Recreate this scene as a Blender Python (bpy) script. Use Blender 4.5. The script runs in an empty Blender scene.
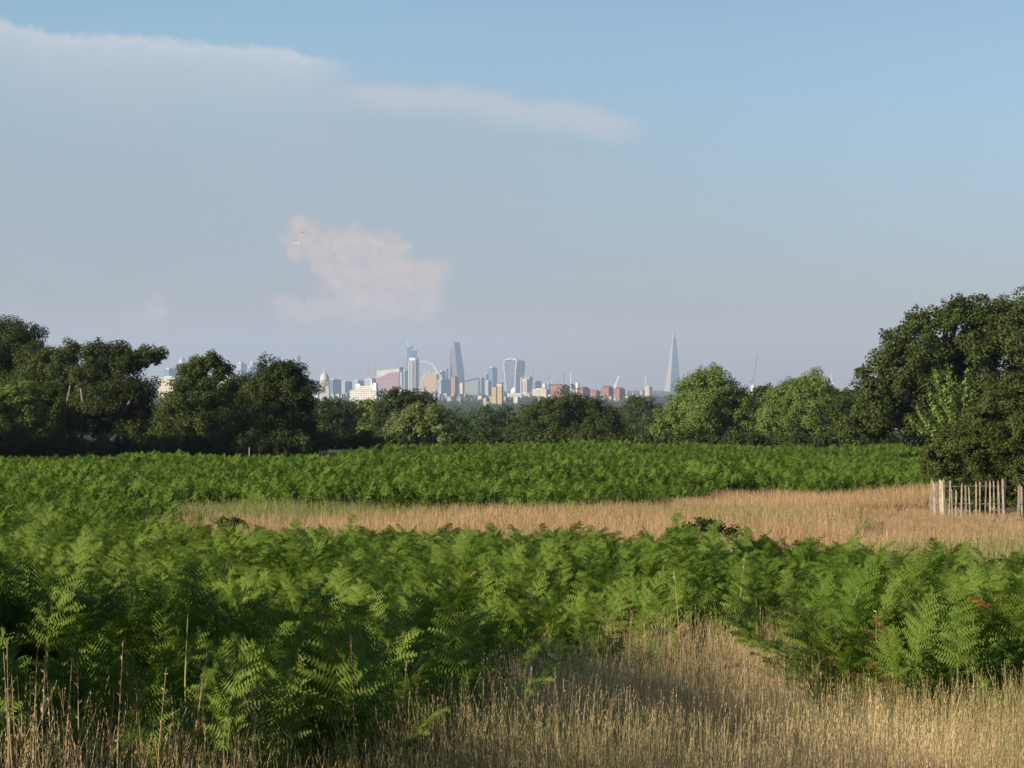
import bpy, math, random
import numpy as np
from mathutils import Vector

sc = bpy.context.scene
COL = sc.collection
R = math.radians

# ------------------------------------------------------------------ camera
EYE = 1.7
F = 2650.0                      # focal length in pixels of a 1024 px wide frame
cam_d = bpy.data.cameras.new('camera')
cam = bpy.data.objects.new('camera', cam_d)
COL.objects.link(cam)
cam_d.sensor_width = 36.0
cam_d.lens = 36.0 * F / 1024.0
cam_d.clip_start = 0.1
cam_d.clip_end = 60000.0
cam.location = (0, 0, EYE)
cam.rotation_euler = (R(90) - 4.0 / F, 0, 0)
sc.camera = cam

# ------------------------------------------------------------------ sun and sky
SUN_EL = 19.0
SUN_AZ = 235.0                  # clockwise from +Y: from the left, a little behind the camera
sd = Vector((math.sin(R(SUN_AZ)) * math.cos(R(SUN_EL)), math.cos(R(SUN_AZ)) * math.cos(R(SUN_EL)), math.sin(R(SUN_EL))))
sun_d = bpy.data.lights.new('sun', 'SUN')
sun_d.energy = 5.0
sun_d.angle = R(0.5)
sun_d.color = (1.0, 0.87, 0.69)
sun = bpy.data.objects.new('sun', sun_d)
COL.objects.link(sun)
sun.rotation_euler = sd.to_track_quat('Z', 'Y').to_euler()
sun.location = (0, 0, 500)

sc.view_settings.view_transform = 'Standard'
sc.view_settings.look = 'None'
sc.view_settings.gamma = 1.0
sc.view_settings.exposure = 1.0
sc.view_settings.use_curve_mapping = False
sc.render.engine = 'CYCLES'
sc.cycles.use_denoising = True
sc.cycles.denoising_prefilter = 'NONE'
sc.cycles.denoising_input_passes = 'RGB_ALBEDO_NORMAL'
sc.cycles.max_bounces = 6
sc.cycles.diffuse_bounces = 3
sc.cycles.glossy_bounces = 2
sc.cycles.transmission_bounces = 3
sc.cycles.volume_bounces = 1
sc.cycles.use_adaptive_sampling = False

SKY_STRENGTH = 0.053


class NT:
    """Small helper that builds shader maths."""
    def __init__(s, tree):
        s.t = tree; s.n = tree.nodes; s.l = tree.links
    def new(s, kind, **kw):
        n = s.n.new(kind)
        for k, v in kw.items():
            setattr(n, k, v)
        return n
    def put(s, sock, v):
        if isinstance(v, bpy.types.NodeSocket):
            s.l.new(v, sock)
        elif isinstance(v, (tuple, list)) and len(v) == 3 and sock.type == 'RGBA':
            sock.default_value = (*v, 1)
        else:
            sock.default_value = v
    def m(s, op, a, b=None, c=None, clamp=False):
        n = s.new('ShaderNodeMath', operation=op, use_clamp=clamp)
        for i, v in enumerate((a, b, c)):
            if v is not None:
                s.put(n.inputs[i], v)
        return n.outputs[0]
    def step(s, v, lo, hi, a=0.0, b=1.0):
        n = s.new('ShaderNodeMapRange', interpolation_type='SMOOTHSTEP')
        for i, x in enumerate((v, lo, hi, a, b)):
            s.put(n.inputs[i], x)
        return n.outputs[0]
    def lin(s, v, lo, hi, a=0.0, b=1.0):
        n = s.new('ShaderNodeMapRange')
        for i, x in enumerate((v, lo, hi, a, b)):
            s.put(n.inputs[i], x)
        return n.outputs[0]
    def mix(s, f, a, b, mode='MIX'):
        n = s.new('ShaderNodeMix', data_type='RGBA', blend_type=mode)
        s.put(n.inputs[0], f); s.put(n.inputs[6], a); s.put(n.inputs[7], b)
        return n.outputs[2]
    def noise(s, vec, scale, detail=4, rough=0.55, dist=0.0):
        n = s.new('ShaderNodeTexNoise')
        s.put(n.inputs['Vector'], vec)
        n.inputs['Scale'].default_value = scale
        n.inputs['Detail'].default_value = detail
        n.inputs['Roughness'].default_value = rough
        n.inputs['Distortion'].default_value = dist
        return n.outputs[0]
    def xyz(s, x, y, z):
        n = s.new('ShaderNodeCombineXYZ')
        for i, v in enumerate((x, y, z)):
            s.put(n.inputs[i], v)
        return n.outputs[0]
    def curve(s, v, pts):
        n = s.new('ShaderNodeFloatCurve')
        c = n.mapping.curves[0]
        while len(c.points) > 2:
            c.points.remove(c.points[0])
        c.points[0].location = pts[0]; c.points[1].location = pts[-1]
        for p in pts[1:-1]:
            c.points.new(*p)
        n.mapping.update()
        s.put(n.inputs[1], v)
        return n.outputs[0]


def make_world():
    w = bpy.data.worlds.new('World')
    sc.world = w
    w.use_nodes = True
    t = NT(w.node_tree)
    t.n.clear()
    sky = t.new('ShaderNodeTexSky', sky_type='NISHITA')
    sky.sun_disc = False
    sky.sun_elevation = R(SUN_EL)
    sky.sun_rotation = R(SUN_AZ)
    sky.altitude = 50
    sky.air_density = 1.0
    sky.dust_density = 0.4
    sky.ozone_density = 3.5
    tc = t.new('ShaderNodeTexCoord')
    sp = t.new('ShaderNodeSeparateXYZ')
    t.l.new(tc.outputs['Generated'], sp.inputs[0])
    x, y, z = sp.outputs
    # bearing and elevation of the direction, in units of 1/2650 rad
    u = t.m('MULTIPLY_ADD', t.m('ARCTAN2', x, y), F, 512.0)
    v = t.m('MULTIPLY_ADD', t.m('ARCSINE', z), -F, 380.0)
    uv = t.xyz(u, v, 0.0)
    n_big = t.m('SUBTRACT', t.noise(uv, 0.012, 5, 0.6), 0.5)
    n_fine = t.m('SUBTRACT', t.noise(uv, 0.05, 6, 0.65), 0.5)
    uvs = t.xyz(t.m('MULTIPLY', u, 0.35), v, 3.0)
    n_str = t.m('SUBTRACT', t.noise(uvs, 0.03, 5, 0.6), 0.5)
    warm = t.step(v, 20, 370)
    col = t.mix(1.0, sky.outputs[0], t.mix(warm, (1.10, 1.06, 1.08), (0.76, 0.725, 0.94)), 'MULTIPLY')
    # thin grey veil under the anvil cloud
    ue = t.lin(u, -200, 1224, 0, 1)
    def cp(pts):
        return [((a + 200) / 1424.0, b / 400.0) for a, b in pts]
    e1 = t.m('MULTIPLY', t.curve(ue, cp([(-200, 0), (0, 22), (50, 36), (180, 40), (340, 60), (480, 84), (640, 118), (1224, 190)])), 400)
    f1 = t.m('ADD', t.m('SUBTRACT', v, e1), t.m('MULTIPLY_ADD', n_big, 20, t.m('MULTIPLY', n_fine, 22)))
    top = t.step(f1, -2, 9)
    fall = t.m('POWER', 2.718, t.m('MULTIPLY', t.m('MAXIMUM', f1, 0), -1 / 20.0))
    left = t.step(t.m('MULTIPLY_ADD', n_fine, 40, u), 362, 300)
    anvil = t.m('MULTIPLY', t.m('MULTIPLY', top, fall), left)
    e2 = t.m('MULTIPLY', t.curve(ue, cp([(-200, 60), (300, 74), (360, 79), (480, 88), (640, 112), (1224, 190)])), 400)
    f2 = t.m('ADD', t.m('SUBTRACT', v, e2), t.m('MULTIPLY_ADD', n_str, 26, t.m('MULTIPLY', n_fine, 18)))
    a2 = t.m('MULTIPLY', t.m('MULTIPLY', t.step(f2, -4, 14), t.step(f2, 46, 12)), t.m('MULTIPLY', t.step(u, 318, 375), t.step(t.m('MULTIPLY_ADD', n_big, 60, u), 655, 600)))
    veil = t.m('MULTIPLY', t.m('MULTIPLY', t.step(f1, 0, 40), t.step(u, 800, 380)), t.lin(n_str, -0.3, 0.3, 0.6, 1.3))
    veil = t.m('MULTIPLY', veil, 0.42)
    col = t.mix(t.m('MULTIPLY', t.step(u, 760, 120), t.step(v, 170, 20)), col, t.mix(1.0, col, (1.09, 1.13, 1.10), 'MULTIPLY'))
    col = t.mix(veil, col, (3.95, 4.42, 5.05))
    glow = t.m('MULTIPLY', t.m('MULTIPLY', t.step(f1, -2, 24), t.step(f1, 150, 20)), t.step(u, 420, 240))
    col = t.mix(t.m('MULTIPLY', glow, 0.30), col, (4.9, 5.5, 6.1))
    col = t.mix(t.m('MULTIPLY', anvil, 0.9), col, (6.3, 6.3, 6.6))
    col = t.mix(t.m('MULTIPLY', a2, 0.62), col, (5.4, 5.5, 5.8))
    # heaped pinkish cloud over the skyline
    w1 = t.noise(uv, 0.040, 8, 0.66)
    uw = t.m('MULTIPLY_ADD', t.m('SUBTRACT', w1, 0.5), 46, u)
    w2 = t.noise(t.xyz(u, v, 40.0), 0.040, 8, 0.66)
    vw = t.m('MULTIPLY_ADD', t.m('SUBTRACT', w2, 0.5), 46, v)
    w3 = t.noise(t.xyz(u, v, 90.0), 0.085, 7, 0.6)
    acc = None
    for (cu, cv, r, s) in ((303, 238, 24, 1.3), (322, 250, 24, 1.15), (345, 242, 22, 1.2), (361, 240, 20, 1), (388, 246, 22, 1.1), (350, 268, 34, .8),
                           (385, 275, 36, 1.0), (406, 268, 24, .8), (432, 280, 22, .9), (402, 298, 30, 1.), (330, 285, 26, .6), (363, 303, 32, .9),
                           (432, 300, 20, .5), (284, 306, 20, .95), (316, 316, 20, .9), (300, 318, 22, .7), (375, 325, 32, .85), (425, 318, 28, .75), (345, 322, 28, .85), (432, 268, 20, .9),
                           (160, 318, 22, .8), (137, 326, 18, .7), (575, 328, 18, .55)):
        du = t.m('DIVIDE', t.m('SUBTRACT', uw, float(cu)), float(r))
        dv = t.m('DIVIDE', t.m('SUBTRACT', vw, float(cv)), float(r))
        q = t.m('SUBTRACT', 1.0, t.m('MULTIPLY_ADD', du, du, t.m('MULTIPLY', dv, dv)), clamp=True)
        q = t.m('MULTIPLY', q, float(s))
        acc = q if acc is None else t.m('ADD', acc, q)
    body = t.step(t.m('MULTIPLY_ADD', t.m('SUBTRACT', w3, 0.5), 0.75, acc), 0.0, 1.3)
    body = t.m('MULTIPLY', body, t.step(v, 336, 300, 0.25, 1.0))
    body = t.m('MULTIPLY', body, t.lin(w3, 0.3, 0.7, 0.9, 1.05))
    pink = t.mix(t.step(t.m('ADD', w3, t.m('MULTIPLY', w1, 0.6)), 0.5, 1.12), (4.9, 4.6, 4.8), (6.5, 5.45, 5.0))
    col = t.mix(t.m('MULTIPLY', body, 0.80), col, pink)
    bg = t.new('ShaderNodeBackground')
    t.put(bg.inputs[0], col)
    bg.inputs[1].default_value = SKY_STRENGTH
    out = t.new('ShaderNodeOutputWorld')
    t.l.new(bg.outputs[0], out.inputs[0])


make_world()

# ------------------------------------------------------------------ helpers
def tag(o, label=None, cat=None, group=None, kind=None):
    if label: o['label'] = label
    if cat: o['category'] = cat
    if group: o['group'] = group
    if kind: o['kind'] = kind
    return o


def link(o, parent=None):
    COL.objects.link(o)
    if parent is not None:
        o.parent = parent
    return o


def thing(name, label, cat, loc=(0, 0, 0), rz=0.0, group=None):
    o = bpy.data.objects.new(name, None)
    o.location = loc; o.rotation_euler = (0, 0, rz); o.empty_display_size = 0.5
    return tag(link(o), label, cat, group)


def np_mesh(name, verts, faces_flat, sizes, mats, mat_idx=None, smooth=False):
    me = bpy.data.meshes.new(name)
    verts = np.asarray(verts, dtype=np.float32).reshape(-1, 3)
    faces_flat = np.asarray(faces_flat, dtype=np.int32)
    sizes = np.asarray(sizes, dtype=np.int32)
    me.vertices.add(len(verts)); me.vertices.foreach_set('co', verts.ravel())
    me.loops.add(len(faces_flat)); me.loops.foreach_set('vertex_index', faces_flat)
    me.polygons.add(len(sizes))
    starts = np.zeros(len(sizes), dtype=np.int32); starts[1:] = np.cumsum(sizes)[:-1]
    me.polygons.foreach_set('loop_start', starts)
    me.polygons.foreach_set('loop_total', sizes)
    if mat_idx is not None:
        me.polygons.foreach_set('material_index', np.asarray(mat_idx, dtype=np.int32))
    if smooth:
        me.polygons.foreach_set('use_smooth', np.ones(len(sizes), dtype=bool))
    for m in mats:
        me.materials.append(m)
    me.update(calc_edges=True)
    return me


class MB:
    """Collects shapes and links them as one mesh object."""
    def __init__(s):
        s.v = []; s.f = []
    def add(s, vs, fs):
        o = len(s.v)
        s.v += [tuple(p) for p in vs]
        s.f += [tuple(i + o for i in f) for f in fs]
        return s
    def box(s, x0, x1, y0, y1, z0, z1, tx=1.0, ty=1.0):
        cx, cy = (x0 + x1) / 2, (y0 + y1) / 2
        hx, hy = (x1 - x0) / 2, (y1 - y0) / 2
        vs = [(cx - hx, cy - hy, z0), (cx + hx, cy - hy, z0), (cx + hx, cy + hy, z0), (cx - hx, cy + hy, z0),
              (cx - hx * tx, cy - hy * ty, z1), (cx + hx * tx, cy - hy * ty, z1), (cx + hx * tx, cy + hy * ty, z1), (cx - hx * tx, cy + hy * ty, z1)]
        return s.add(vs, [(0, 3, 2, 1), (4, 5, 6, 7), (0, 1, 5, 4), (1, 2, 6, 5), (2, 3, 7, 6), (3, 0, 4, 7)])
    def gable(s, x0, x1, y0, y1, z0, z1):
        cy = (y0 + y1) / 2
        vs = [(x0, y0, z0), (x1, y0, z0), (x1, y1, z0), (x0, y1, z0), (x0, cy, z1), (x1, cy, z1)]
        return s.add(vs, [(0, 3, 2, 1), (0, 1, 5, 4), (2, 3, 4, 5), (1, 2, 5), (3, 0, 4)])
    def prism(s, pts, y0, y1):
        """outline in x, z carried from y0 to y1"""
        n = len(pts)
        vs = [(x, y0, z) for x, z in pts] + [(x, y1, z) for x, z in pts]
        fs = [tuple(range(n)), tuple(range(2 * n - 1, n - 1, -1))]
        fs += [(i, i + n, (i + 1) % n + n, (i + 1) % n) for i in range(n)]
        return s.add(vs, fs)
    def loft(s, rings):
        n = len(rings[0])
        vs = [p for r in rings for p in r]
        fs = [tuple(range(n - 1, -1, -1)), tuple(range((len(rings) - 1) * n, len(rings) * n))]
        for k in range(len(rings) - 1):
            for i in range(n):
                j = (i + 1) % n
                fs.append((k * n + i, k * n + j, (k + 1) * n + j, (k + 1) * n + i))
        return s.add(vs, fs)
    def lathe(s, prof, n=16, cx=0, cy=0):
        return s.loft([[(cx + r * math.cos(2 * math.pi * i / n), cy + r * math.sin(2 * math.pi * i / n), z) for i in range(n)] for r, z in prof])
    def tube(s, pts, radii, n=6, cap=True):
        pts = [Vector(p) for p in pts]
        if not hasattr(radii, '__len__'):
            radii = [radii] * len(pts)
        rings = []
        for i, p in enumerate(pts):
            a = pts[max(i - 1, 0)]; b = pts[min(i + 1, len(pts) - 1)]
            d = (b - a).normalized() if (b - a).length > 1e-9 else Vector((0, 0, 1))
            q = Vector((1, 0, 0)) if abs(d.x) < 0.8 else Vector((0, 1, 0))
            e1 = d.cross(q).normalized(); e2 = d.cross(e1)
            rings.append([tuple(p + (e1 * math.cos(2 * math.pi * k / n) + e2 * math.sin(2 * math.pi * k / n)) * radii[i]) for k in range(n)])
        return s.loft(rings)
    def build(s, name, mat, parent=None, loc=None, smooth=False):
        me = bpy.data.meshes.new(name)
        me.from_pydata(s.v, [], s.f)
        me.materials.append(mat)
        if smooth:
            me.polygons.foreach_set('use_smooth', [True] * len(me.polygons))
        me.update()
        o = bpy.data.objects.new(name, me)
        if loc is not None:
            o.location = loc
        return link(o, parent)


def copy_tree(o, parent=None):
    c = o.copy(); link(c)
    if parent is not None:
        c.parent = parent
    for ch in list(o.children):
        copy_tree(ch, c)
    return c


# ------------------------------------------------------------------ the lie of the land (heights relative to the eye)
GD = [-400, -60, 0, 10, 20, 40, 60, 84, 110, 150, 220, 350, 500, 1000, 1600, 3000, 8000, 12000, 14500, 17000]
GZ = [-1.0, -1.3, -1.7, -2.05, -2.55, -3.4, -3.95, -4.35, -4.85, -5.55, -6.3, -9.2, -15, -33, -42, -48, -51, -57, -62, -68]


def gz(d):
    return np.interp(d, GD, GZ) + EYE


def W(px, py, d):
    return ((px - 512) / F * d, d, EYE + (380 - py) / F * d)


def vnoise(x, y, seed=0):
    """smooth value noise, 0..1"""
    x = np.asarray(x, dtype=np.float64); y = np.asarray(y, dtype=np.float64)
    xi = np.floor(x).astype(np.int64); yi = np.floor(y).astype(np.int64)
    fx = x - xi; fy = y - yi
    fx = fx * fx * (3 - 2 * fx); fy = fy * fy * (3 - 2 * fy)
    def h(a, b):
        n = (a * 374761393 + b * 668265263 + seed * 974711) & 0x7fffffff
        n = ((n ^ (n >> 13)) * 1274126177) & 0x7fffffff
        return ((n ^ (n >> 16)) & 0xffff) / 65535.0
    return (h(xi, yi) * (1 - fx) + h(xi + 1, yi) * fx) * (1 - fy) + (h(xi, yi + 1) * (1 - fx) + h(xi + 1, yi + 1) * fx) * fy


# ------------------------------------------------------------------ materials
def base_mat(name):
    m = bpy.data.materials.new(name); m.use_nodes = True
    t = NT(m.node_tree); t.n.clear()
    out = t.new('ShaderNodeOutputMaterial')
    return m, t, out


def leaf_mat(name, c1, c2, scale=0.5, trans=0.3, tint=None, c3=None, rough=0.6, spec=0.14):
    """foliage: two greens in patches, some light through the leaf; tint: name of a value carried by each plant"""
    m, t, out = base_mat(name)
    geo = t.new('ShaderNodeNewGeometry')
    pos = geo.outputs['Position']
    n1 = t.noise(pos, scale, 3)
    rnd = geo.outputs['Random Per Island']
    f = t.m('MULTIPLY_ADD', t.m('SUBTRACT', rnd, 0.5), 0.5, t.lin(n1, 0.3, 0.7))
    f = t.m('MAXIMUM', t.m('MINIMUM', f, 1.0), 0.0)
    col = t.mix(f, c1, c2)
    if tint:
        at = t.new('ShaderNodeAttribute', attribute_type='INSTANCER', attribute_name=tint)
        col = t.mix(at.outputs['Fac'], col, c3 if c3 else c2)
    p = t.new('ShaderNodeBsdfPrincipled')
    t.put(p.inputs['Base Color'], col)
    p.inputs['Roughness'].default_value = rough
    p.inputs['Specular IOR Level'].default_value = spec
    tr = t.new('ShaderNodeBsdfTranslucent')
    t.put(tr.inputs[0], t.mix(1.0, col, (1.0, 1.15, 0.55), 'MULTIPLY'))
    mx = t.new('ShaderNodeMixShader')
    mx.inputs[0].default_value = trans
    t.l.new(p.outputs[0], mx.inputs[1]); t.l.new(tr.outputs[0], mx.inputs[2])
    t.l.new(mx.outputs[0], out.inputs[0])
    return m


def plain_mat(name, c, rough=0.8, metal=0.0, spec=0.3, var=0.15, scale=0.3, c2=None):
    m, t, out = base_mat(name)
    geo = t.new('ShaderNodeTexCoord')
    n = t.noise(geo.outputs['Object'], scale, 4)
    dk = c2 if c2 else tuple(v * (1 - var) for v in c)
    lt = c if c2 else tuple(min(1, v * (1 + var)) for v in c)
    p = t.new('ShaderNodeBsdfPrincipled')
    t.put(p.inputs['Base Color'], t.mix(t.lin(n, 0.3, 0.7), dk, lt))
    p.inputs['Roughness'].default_value = rough
    p.inputs['Metallic'].default_value = metal
    p.inputs['Specular IOR Level'].default_value = spec
    t.l.new(p.outputs[0], out.inputs[0])
    return m


_facades = {}
def facade_mat(wall, glass, floor=3.6, bay=5.0, fill=0.55, rough=0.6, bay_fill=0.62, metal=0.0):
    """walls with rows of windows: storey height, bay width and how much of each is glass"""
    key = (wall, glass, floor, bay, fill, rough, bay_fill, metal)
    if key in _facades:
        return _facades[key]
    m, t, out = base_mat('facade')
    tc = t.new('ShaderNodeTexCoord')
    sp = t.new('ShaderNodeSeparateXYZ'); t.l.new(tc.outputs['Object'], sp.inputs[0])
    fz = t.m('FRACT', t.m('DIVIDE', sp.outputs[2], floor))
    fx = t.m('FRACT', t.m('DIVIDE', t.m('ADD', sp.outputs[0], sp.outputs[1]), bay))
    win = t.m('MULTIPLY', t.m('LESS_THAN', fz, fill), t.m('LESS_THAN', fx, bay_fill))
    geo = t.new('ShaderNodeNewGeometry')
    nz = t.new('ShaderNodeSeparateXYZ'); t.l.new(geo.outputs['Normal'], nz.inputs[0])
    win = t.m('MULTIPLY', win, t.m('LESS_THAN', t.m('ABSOLUTE', nz.outputs[2]), 0.5))
    n = t.noise(tc.outputs['Object'], 0.06, 4)
    wc = t.mix(t.lin(n, 0.3, 0.7), tuple(v * 0.82 for v in wall), tuple(min(1, v * 1.12) for v in wall))
    p = t.new('ShaderNodeBsdfPrincipled')
    t.put(p.inputs['Base Color'], t.mix(win, wc, glass))
    t.put(p.inputs['Roughness'], t.lin(win, 0, 1, rough, 0.15))
    p.inputs['Metallic'].default_value = metal
    p.inputs['Specular IOR Level'].default_value = 0.2
    t.l.new(p.outputs[0], out.inputs[0])
    _facades[key] = m
    return m


# ------------------------------------------------------------------ setting: ground and haze
def make_ground():
    ys = np.concatenate([np.arange(-150, 0, 12), np.arange(0, 60, 2.0), np.arange(60, 260, 6), np.arange(260, 1000, 40), np.arange(1000, 3200, 200), np.array([3200, 5000, 8000, 12000, 16800])])
    nx = 61
    us = np.linspace(-1, 1, nx)
    V = []
    for y in ys:
        hw = 140 + max(y, 0) * 0.36
        xs = us * hw
        z = gz(y) + (vnoise(xs * 0.06, np.full(nx, y * 0.06), 3) - 0.5) * (0.25 if y < 400 else 0)
        V.append(np.stack([xs, np.full(nx, y), z], 1))
    V = np.concatenate(V)
    fs = []
    for j in range(len(ys) - 1):
        for i in range(nx - 1):
            a = j * nx + i
            fs += [a, a + 1, a + 1 + nx, a + nx]
    m, t, out = base_mat('meadow_soil')
    geo = t.new('ShaderNodeNewGeometry')
    pos = geo.outputs['Position']
    n1 = t.noise(pos, 0.05, 5); n2 = t.noise(pos, 1.7, 5)
    sp = t.new('ShaderNodeSeparateXYZ'); t.l.new(pos, sp.inputs[0])
    dry = t.mix(t.lin(n2, 0.3, 0.7), (0.16, 0.115, 0.06), (0.24, 0.18, 0.09))
    grn = t.mix(t.lin(n2, 0.3, 0.7), (0.025, 0.04, 0.013), (0.05, 0.07, 0.022))
    near = t.m('MULTIPLY', t.step(sp.outputs[1], 130, 100), t.step(n1, 0.35, 0.55))
    col = t.mix(near, grn, dry)
    p = t.new('ShaderNodeBsdfPrincipled')
    t.put(p.inputs['Base Color'], col)
    p.inputs['Roughness'].default_value = 0.95
    t.l.new(p.outputs[0], out.inputs[0])
    me = np_mesh('ground', V, fs, [4] * (len(fs) // 4), [m], smooth=True)
    tag(link(bpy.data.objects.new('ground', me)), 'gently falling common land running out to the city plain', None, None, 'structure')


make_ground()


HAZE = 5.2e-5


def make_haze():
    m, t, out = base_mat('haze_air')
    v = t.new('ShaderNodeVolumePrincipled')
    v.inputs['Color'].default_value = (0.60, 0.72, 0.94, 1)
    v.inputs['Density'].default_value = HAZE
    v.inputs['Anisotropy'].default_value = 0.1
    t.l.new(v.outputs[0], out.inputs['Volume'])
    o = MB().box(-6600, 6600, -200, 17000, EYE - 49.5, EYE + 285).build('haze', m)
    tag(o, 'thin pale evening haze between the common and the city', None, None, 'stuff')


make_haze()

# ------------------------------------------------------------------ trees
BARK = plain_mat('bark', (0.13, 0.10, 0.075), 0.95, var=0.4, scale=3)
BARK_PALE = plain_mat('bark_pale', (0.26, 0.21, 0.15), 0.95, var=0.35, scale=3)
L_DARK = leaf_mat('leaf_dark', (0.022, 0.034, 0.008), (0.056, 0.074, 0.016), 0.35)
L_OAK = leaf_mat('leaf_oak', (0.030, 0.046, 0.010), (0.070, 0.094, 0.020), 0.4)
L_LIME = leaf_mat('leaf_lime', (0.082, 0.128, 0.024), (0.160, 0.212, 0.050), 0.5)
L_PALE = leaf_mat('leaf_pale', (0.085, 0.120, 0.028), (0.170, 0.200, 0.070), 0.9)
L_FAR = leaf_mat('leaf_far', (0.032, 0.058, 0.016), (0.066, 0.100, 0.028), 0.1)
L_BUSH = leaf_mat('leaf_bush', (0.034, 0.052, 0.012), (0.080, 0.098, 0.028), 0.8)
L_SAP = leaf_mat('leaf_sapling', (0.11, 0.17, 0.035), (0.20, 0.27, 0.07), 2.0, 0.4)


def leaf_quads(P, N, size, rng):
    """one small diamond leaf per point, facing about N"""
    n = len(P)
    N = N / (np.linalg.norm(N, axis=1, keepdims=True) + 1e-9)
    A = rng.normal(size=(n, 3))
    T = np.cross(N, A); T /= (np.linalg.norm(T, axis=1, keepdims=True) + 1e-9)
    B = np.cross(N, T)
    s = (size * rng.uniform(0.6, 1.3, n))[:, None]
    fold = N * s * rng.uniform(-0.25, 0.25, (n, 1))
    V = np.stack([P - T * s * 0.62, P - B * s * 0.40 + fold, P + T * s * 0.62, P + B * s * 0.40 + fold], 1)
    return V.reshape(-1, 3)


def crown_points(lumps, leaf, cover, rng, nsub=22, flat=0.85, rs0=(0.17, 0.40)):
    Ps, Ns = [], []
    for (c, r) in lumps:
        c = np.array(c)
        for k in range(nsub):
            d = rng.normal(size=3); d /= np.linalg.norm(d)
            d[2] = d[2] * 0.9 + 0.1
            rs = r * rng.uniform(*rs0)
            sc_ = c + d * r * rng.uniform(0.45, 1.02)
            n = int(cover * 4 * math.pi * rs * rs / (leaf * leaf) * 0.8)
            D = rng.normal(size=(n, 3)); D /= np.linalg.norm(D, axis=1, keepdims=True)
            rad = rs * rng.uniform(0.35, 1.08, n) ** 0.7
            P = sc_ + D * rad[:, None] * np.array([1.1, 1.1, flat])
            Ps.append(P)
            Ns.append(D * 0.7 + d * 0.4 + np.array([0, 0, 0.35]) + rng.normal(size=(n, 3)) * 0.55)
    return np.concatenate(Ps), np.concatenate(Ns)


def crown_object(lumps, leaf, cover, mat, rng, parent, **kw):
    P, N = crown_points(lumps, leaf, cover, rng, **kw)
    V = leaf_quads(P, N, leaf, rng)
    nq = len(V) // 4
    me = np_mesh('crown', V, np.arange(nq * 4), np.full(nq, 4), [mat])
    return link(bpy.data.objects.new('crown', me), parent)


def trunk_object(lumps, tr, mat, rng, parent, h0=0.0):
    mb = MB()
    zs = [c[2] for c, r in lumps]
    top = max(c[2] - 0.4 * r for c, r in lumps)
    cx = float(np.mean([c[0] for c, r in lumps])); cy = float(np.mean([c[1] for c, r in lumps]))
    K = 7
    pts, rad = [], []
    for k in range(K):
        f = k / (K - 1)
        pts.append((cx * f ** 1.5 + rng.uniform(-.1, .1) * tr * 2 * (k > 0), cy * f ** 1.5 + rng.uniform(-.1, .1) * tr * 2 * (k > 0), -0.3 + (top + 0.3) * f))
        rad.append(tr * (1.35 if k == 0 else 1 - 0.85 * f))
    mb.tube(pts, rad, 8)
    for c, r in lumps:
        f = min(0.75, max(0.18, (c[2] - r * 1.1) / max(top, 0.1)))
        i = f * (K - 1); i0 = int(i); w = i - i0
        a = Vector(pts[i0]).lerp(Vector(pts[min(i0 + 1, K - 1)]), w)
        e = Vector(c) + Vector((0, 0, r * 0.4))
        mid = a.lerp(e, 0.5) + Vector((rng.uniform(-.15, .15) * r, rng.uniform(-.15, .15) * r, -0.1 * r))
        mb.tube([a, mid, e], [tr * 0.42, tr * 0.26, tr * 0.06], 6)
        for q in range(3):
            d = Vector(rng.normal(size=3)).normalized() * r * 0.8
            b = a.lerp(e, 0.6)
            mb.tube([b, (b + e) / 2 + d * 0.5, Vector(c) + d], [tr * 0.2, tr * 0.12, tr * 0.03], 5)
    return mb.build('trunk', mat, parent, smooth=True)


def tree(name, label, d, base_px, lumps_px, limbs=(), leaf=0.135, cover=0.85, mat=None, bark=None, tr=0.35, seed=1, group=None, cat='tree', depth=0.75, nsub=28, base_y=None, flat=0.85, rs0=(0.17, 0.40)):
    """a tree at distance d; lumps given as bearing, height and radius seen from the meadow, carried round in depth"""
    rng = np.random.default_rng(seed)
    bx = (base_px - 512) / F * d
    g = float(gz(d))
    t = thing(name, label, cat, (bx, d, g), 0, group)
    L = []
    for (px, py, pr) in lumps_px:
        x, y, z = W(px, py, d)
        r = pr / F * d * 1.13
        L.append(((x - bx, rng.uniform(-.25, .25) * r, z - g), r))
        for s in (-1, 1):
            L.append(((x - bx + rng.uniform(-.3, .3) * r, s * r * rng.uniform(0.55, 1.0) * depth / 0.75, z - g - rng.uniform(0.0, .3) * r), r * rng.uniform(0.72, 0.9)))
    tk = trunk_object(L[::3] if len(L) > 3 else L, tr, bark or BARK, rng, t)
    for pl in limbs:                                     # boughs that show at the front of the crown
        mb = MB()
        pts = [(W(px, py, d)[0] - bx, -2.6 + (0 if i else .8), W(px, py, d)[2] - g) for i, (px, py) in enumerate(pl)]
        mb.tube(pts, [.14 * (1 - .5 * i / len(pts)) for i in range(len(pts))], 7)
        mb.build('bough', BARK, tk, smooth=True)
    crown_object(L, leaf, cover, mat or L_OAK, rng, t, nsub=nsub, flat=flat, rs0=rs0)
    return t


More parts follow.
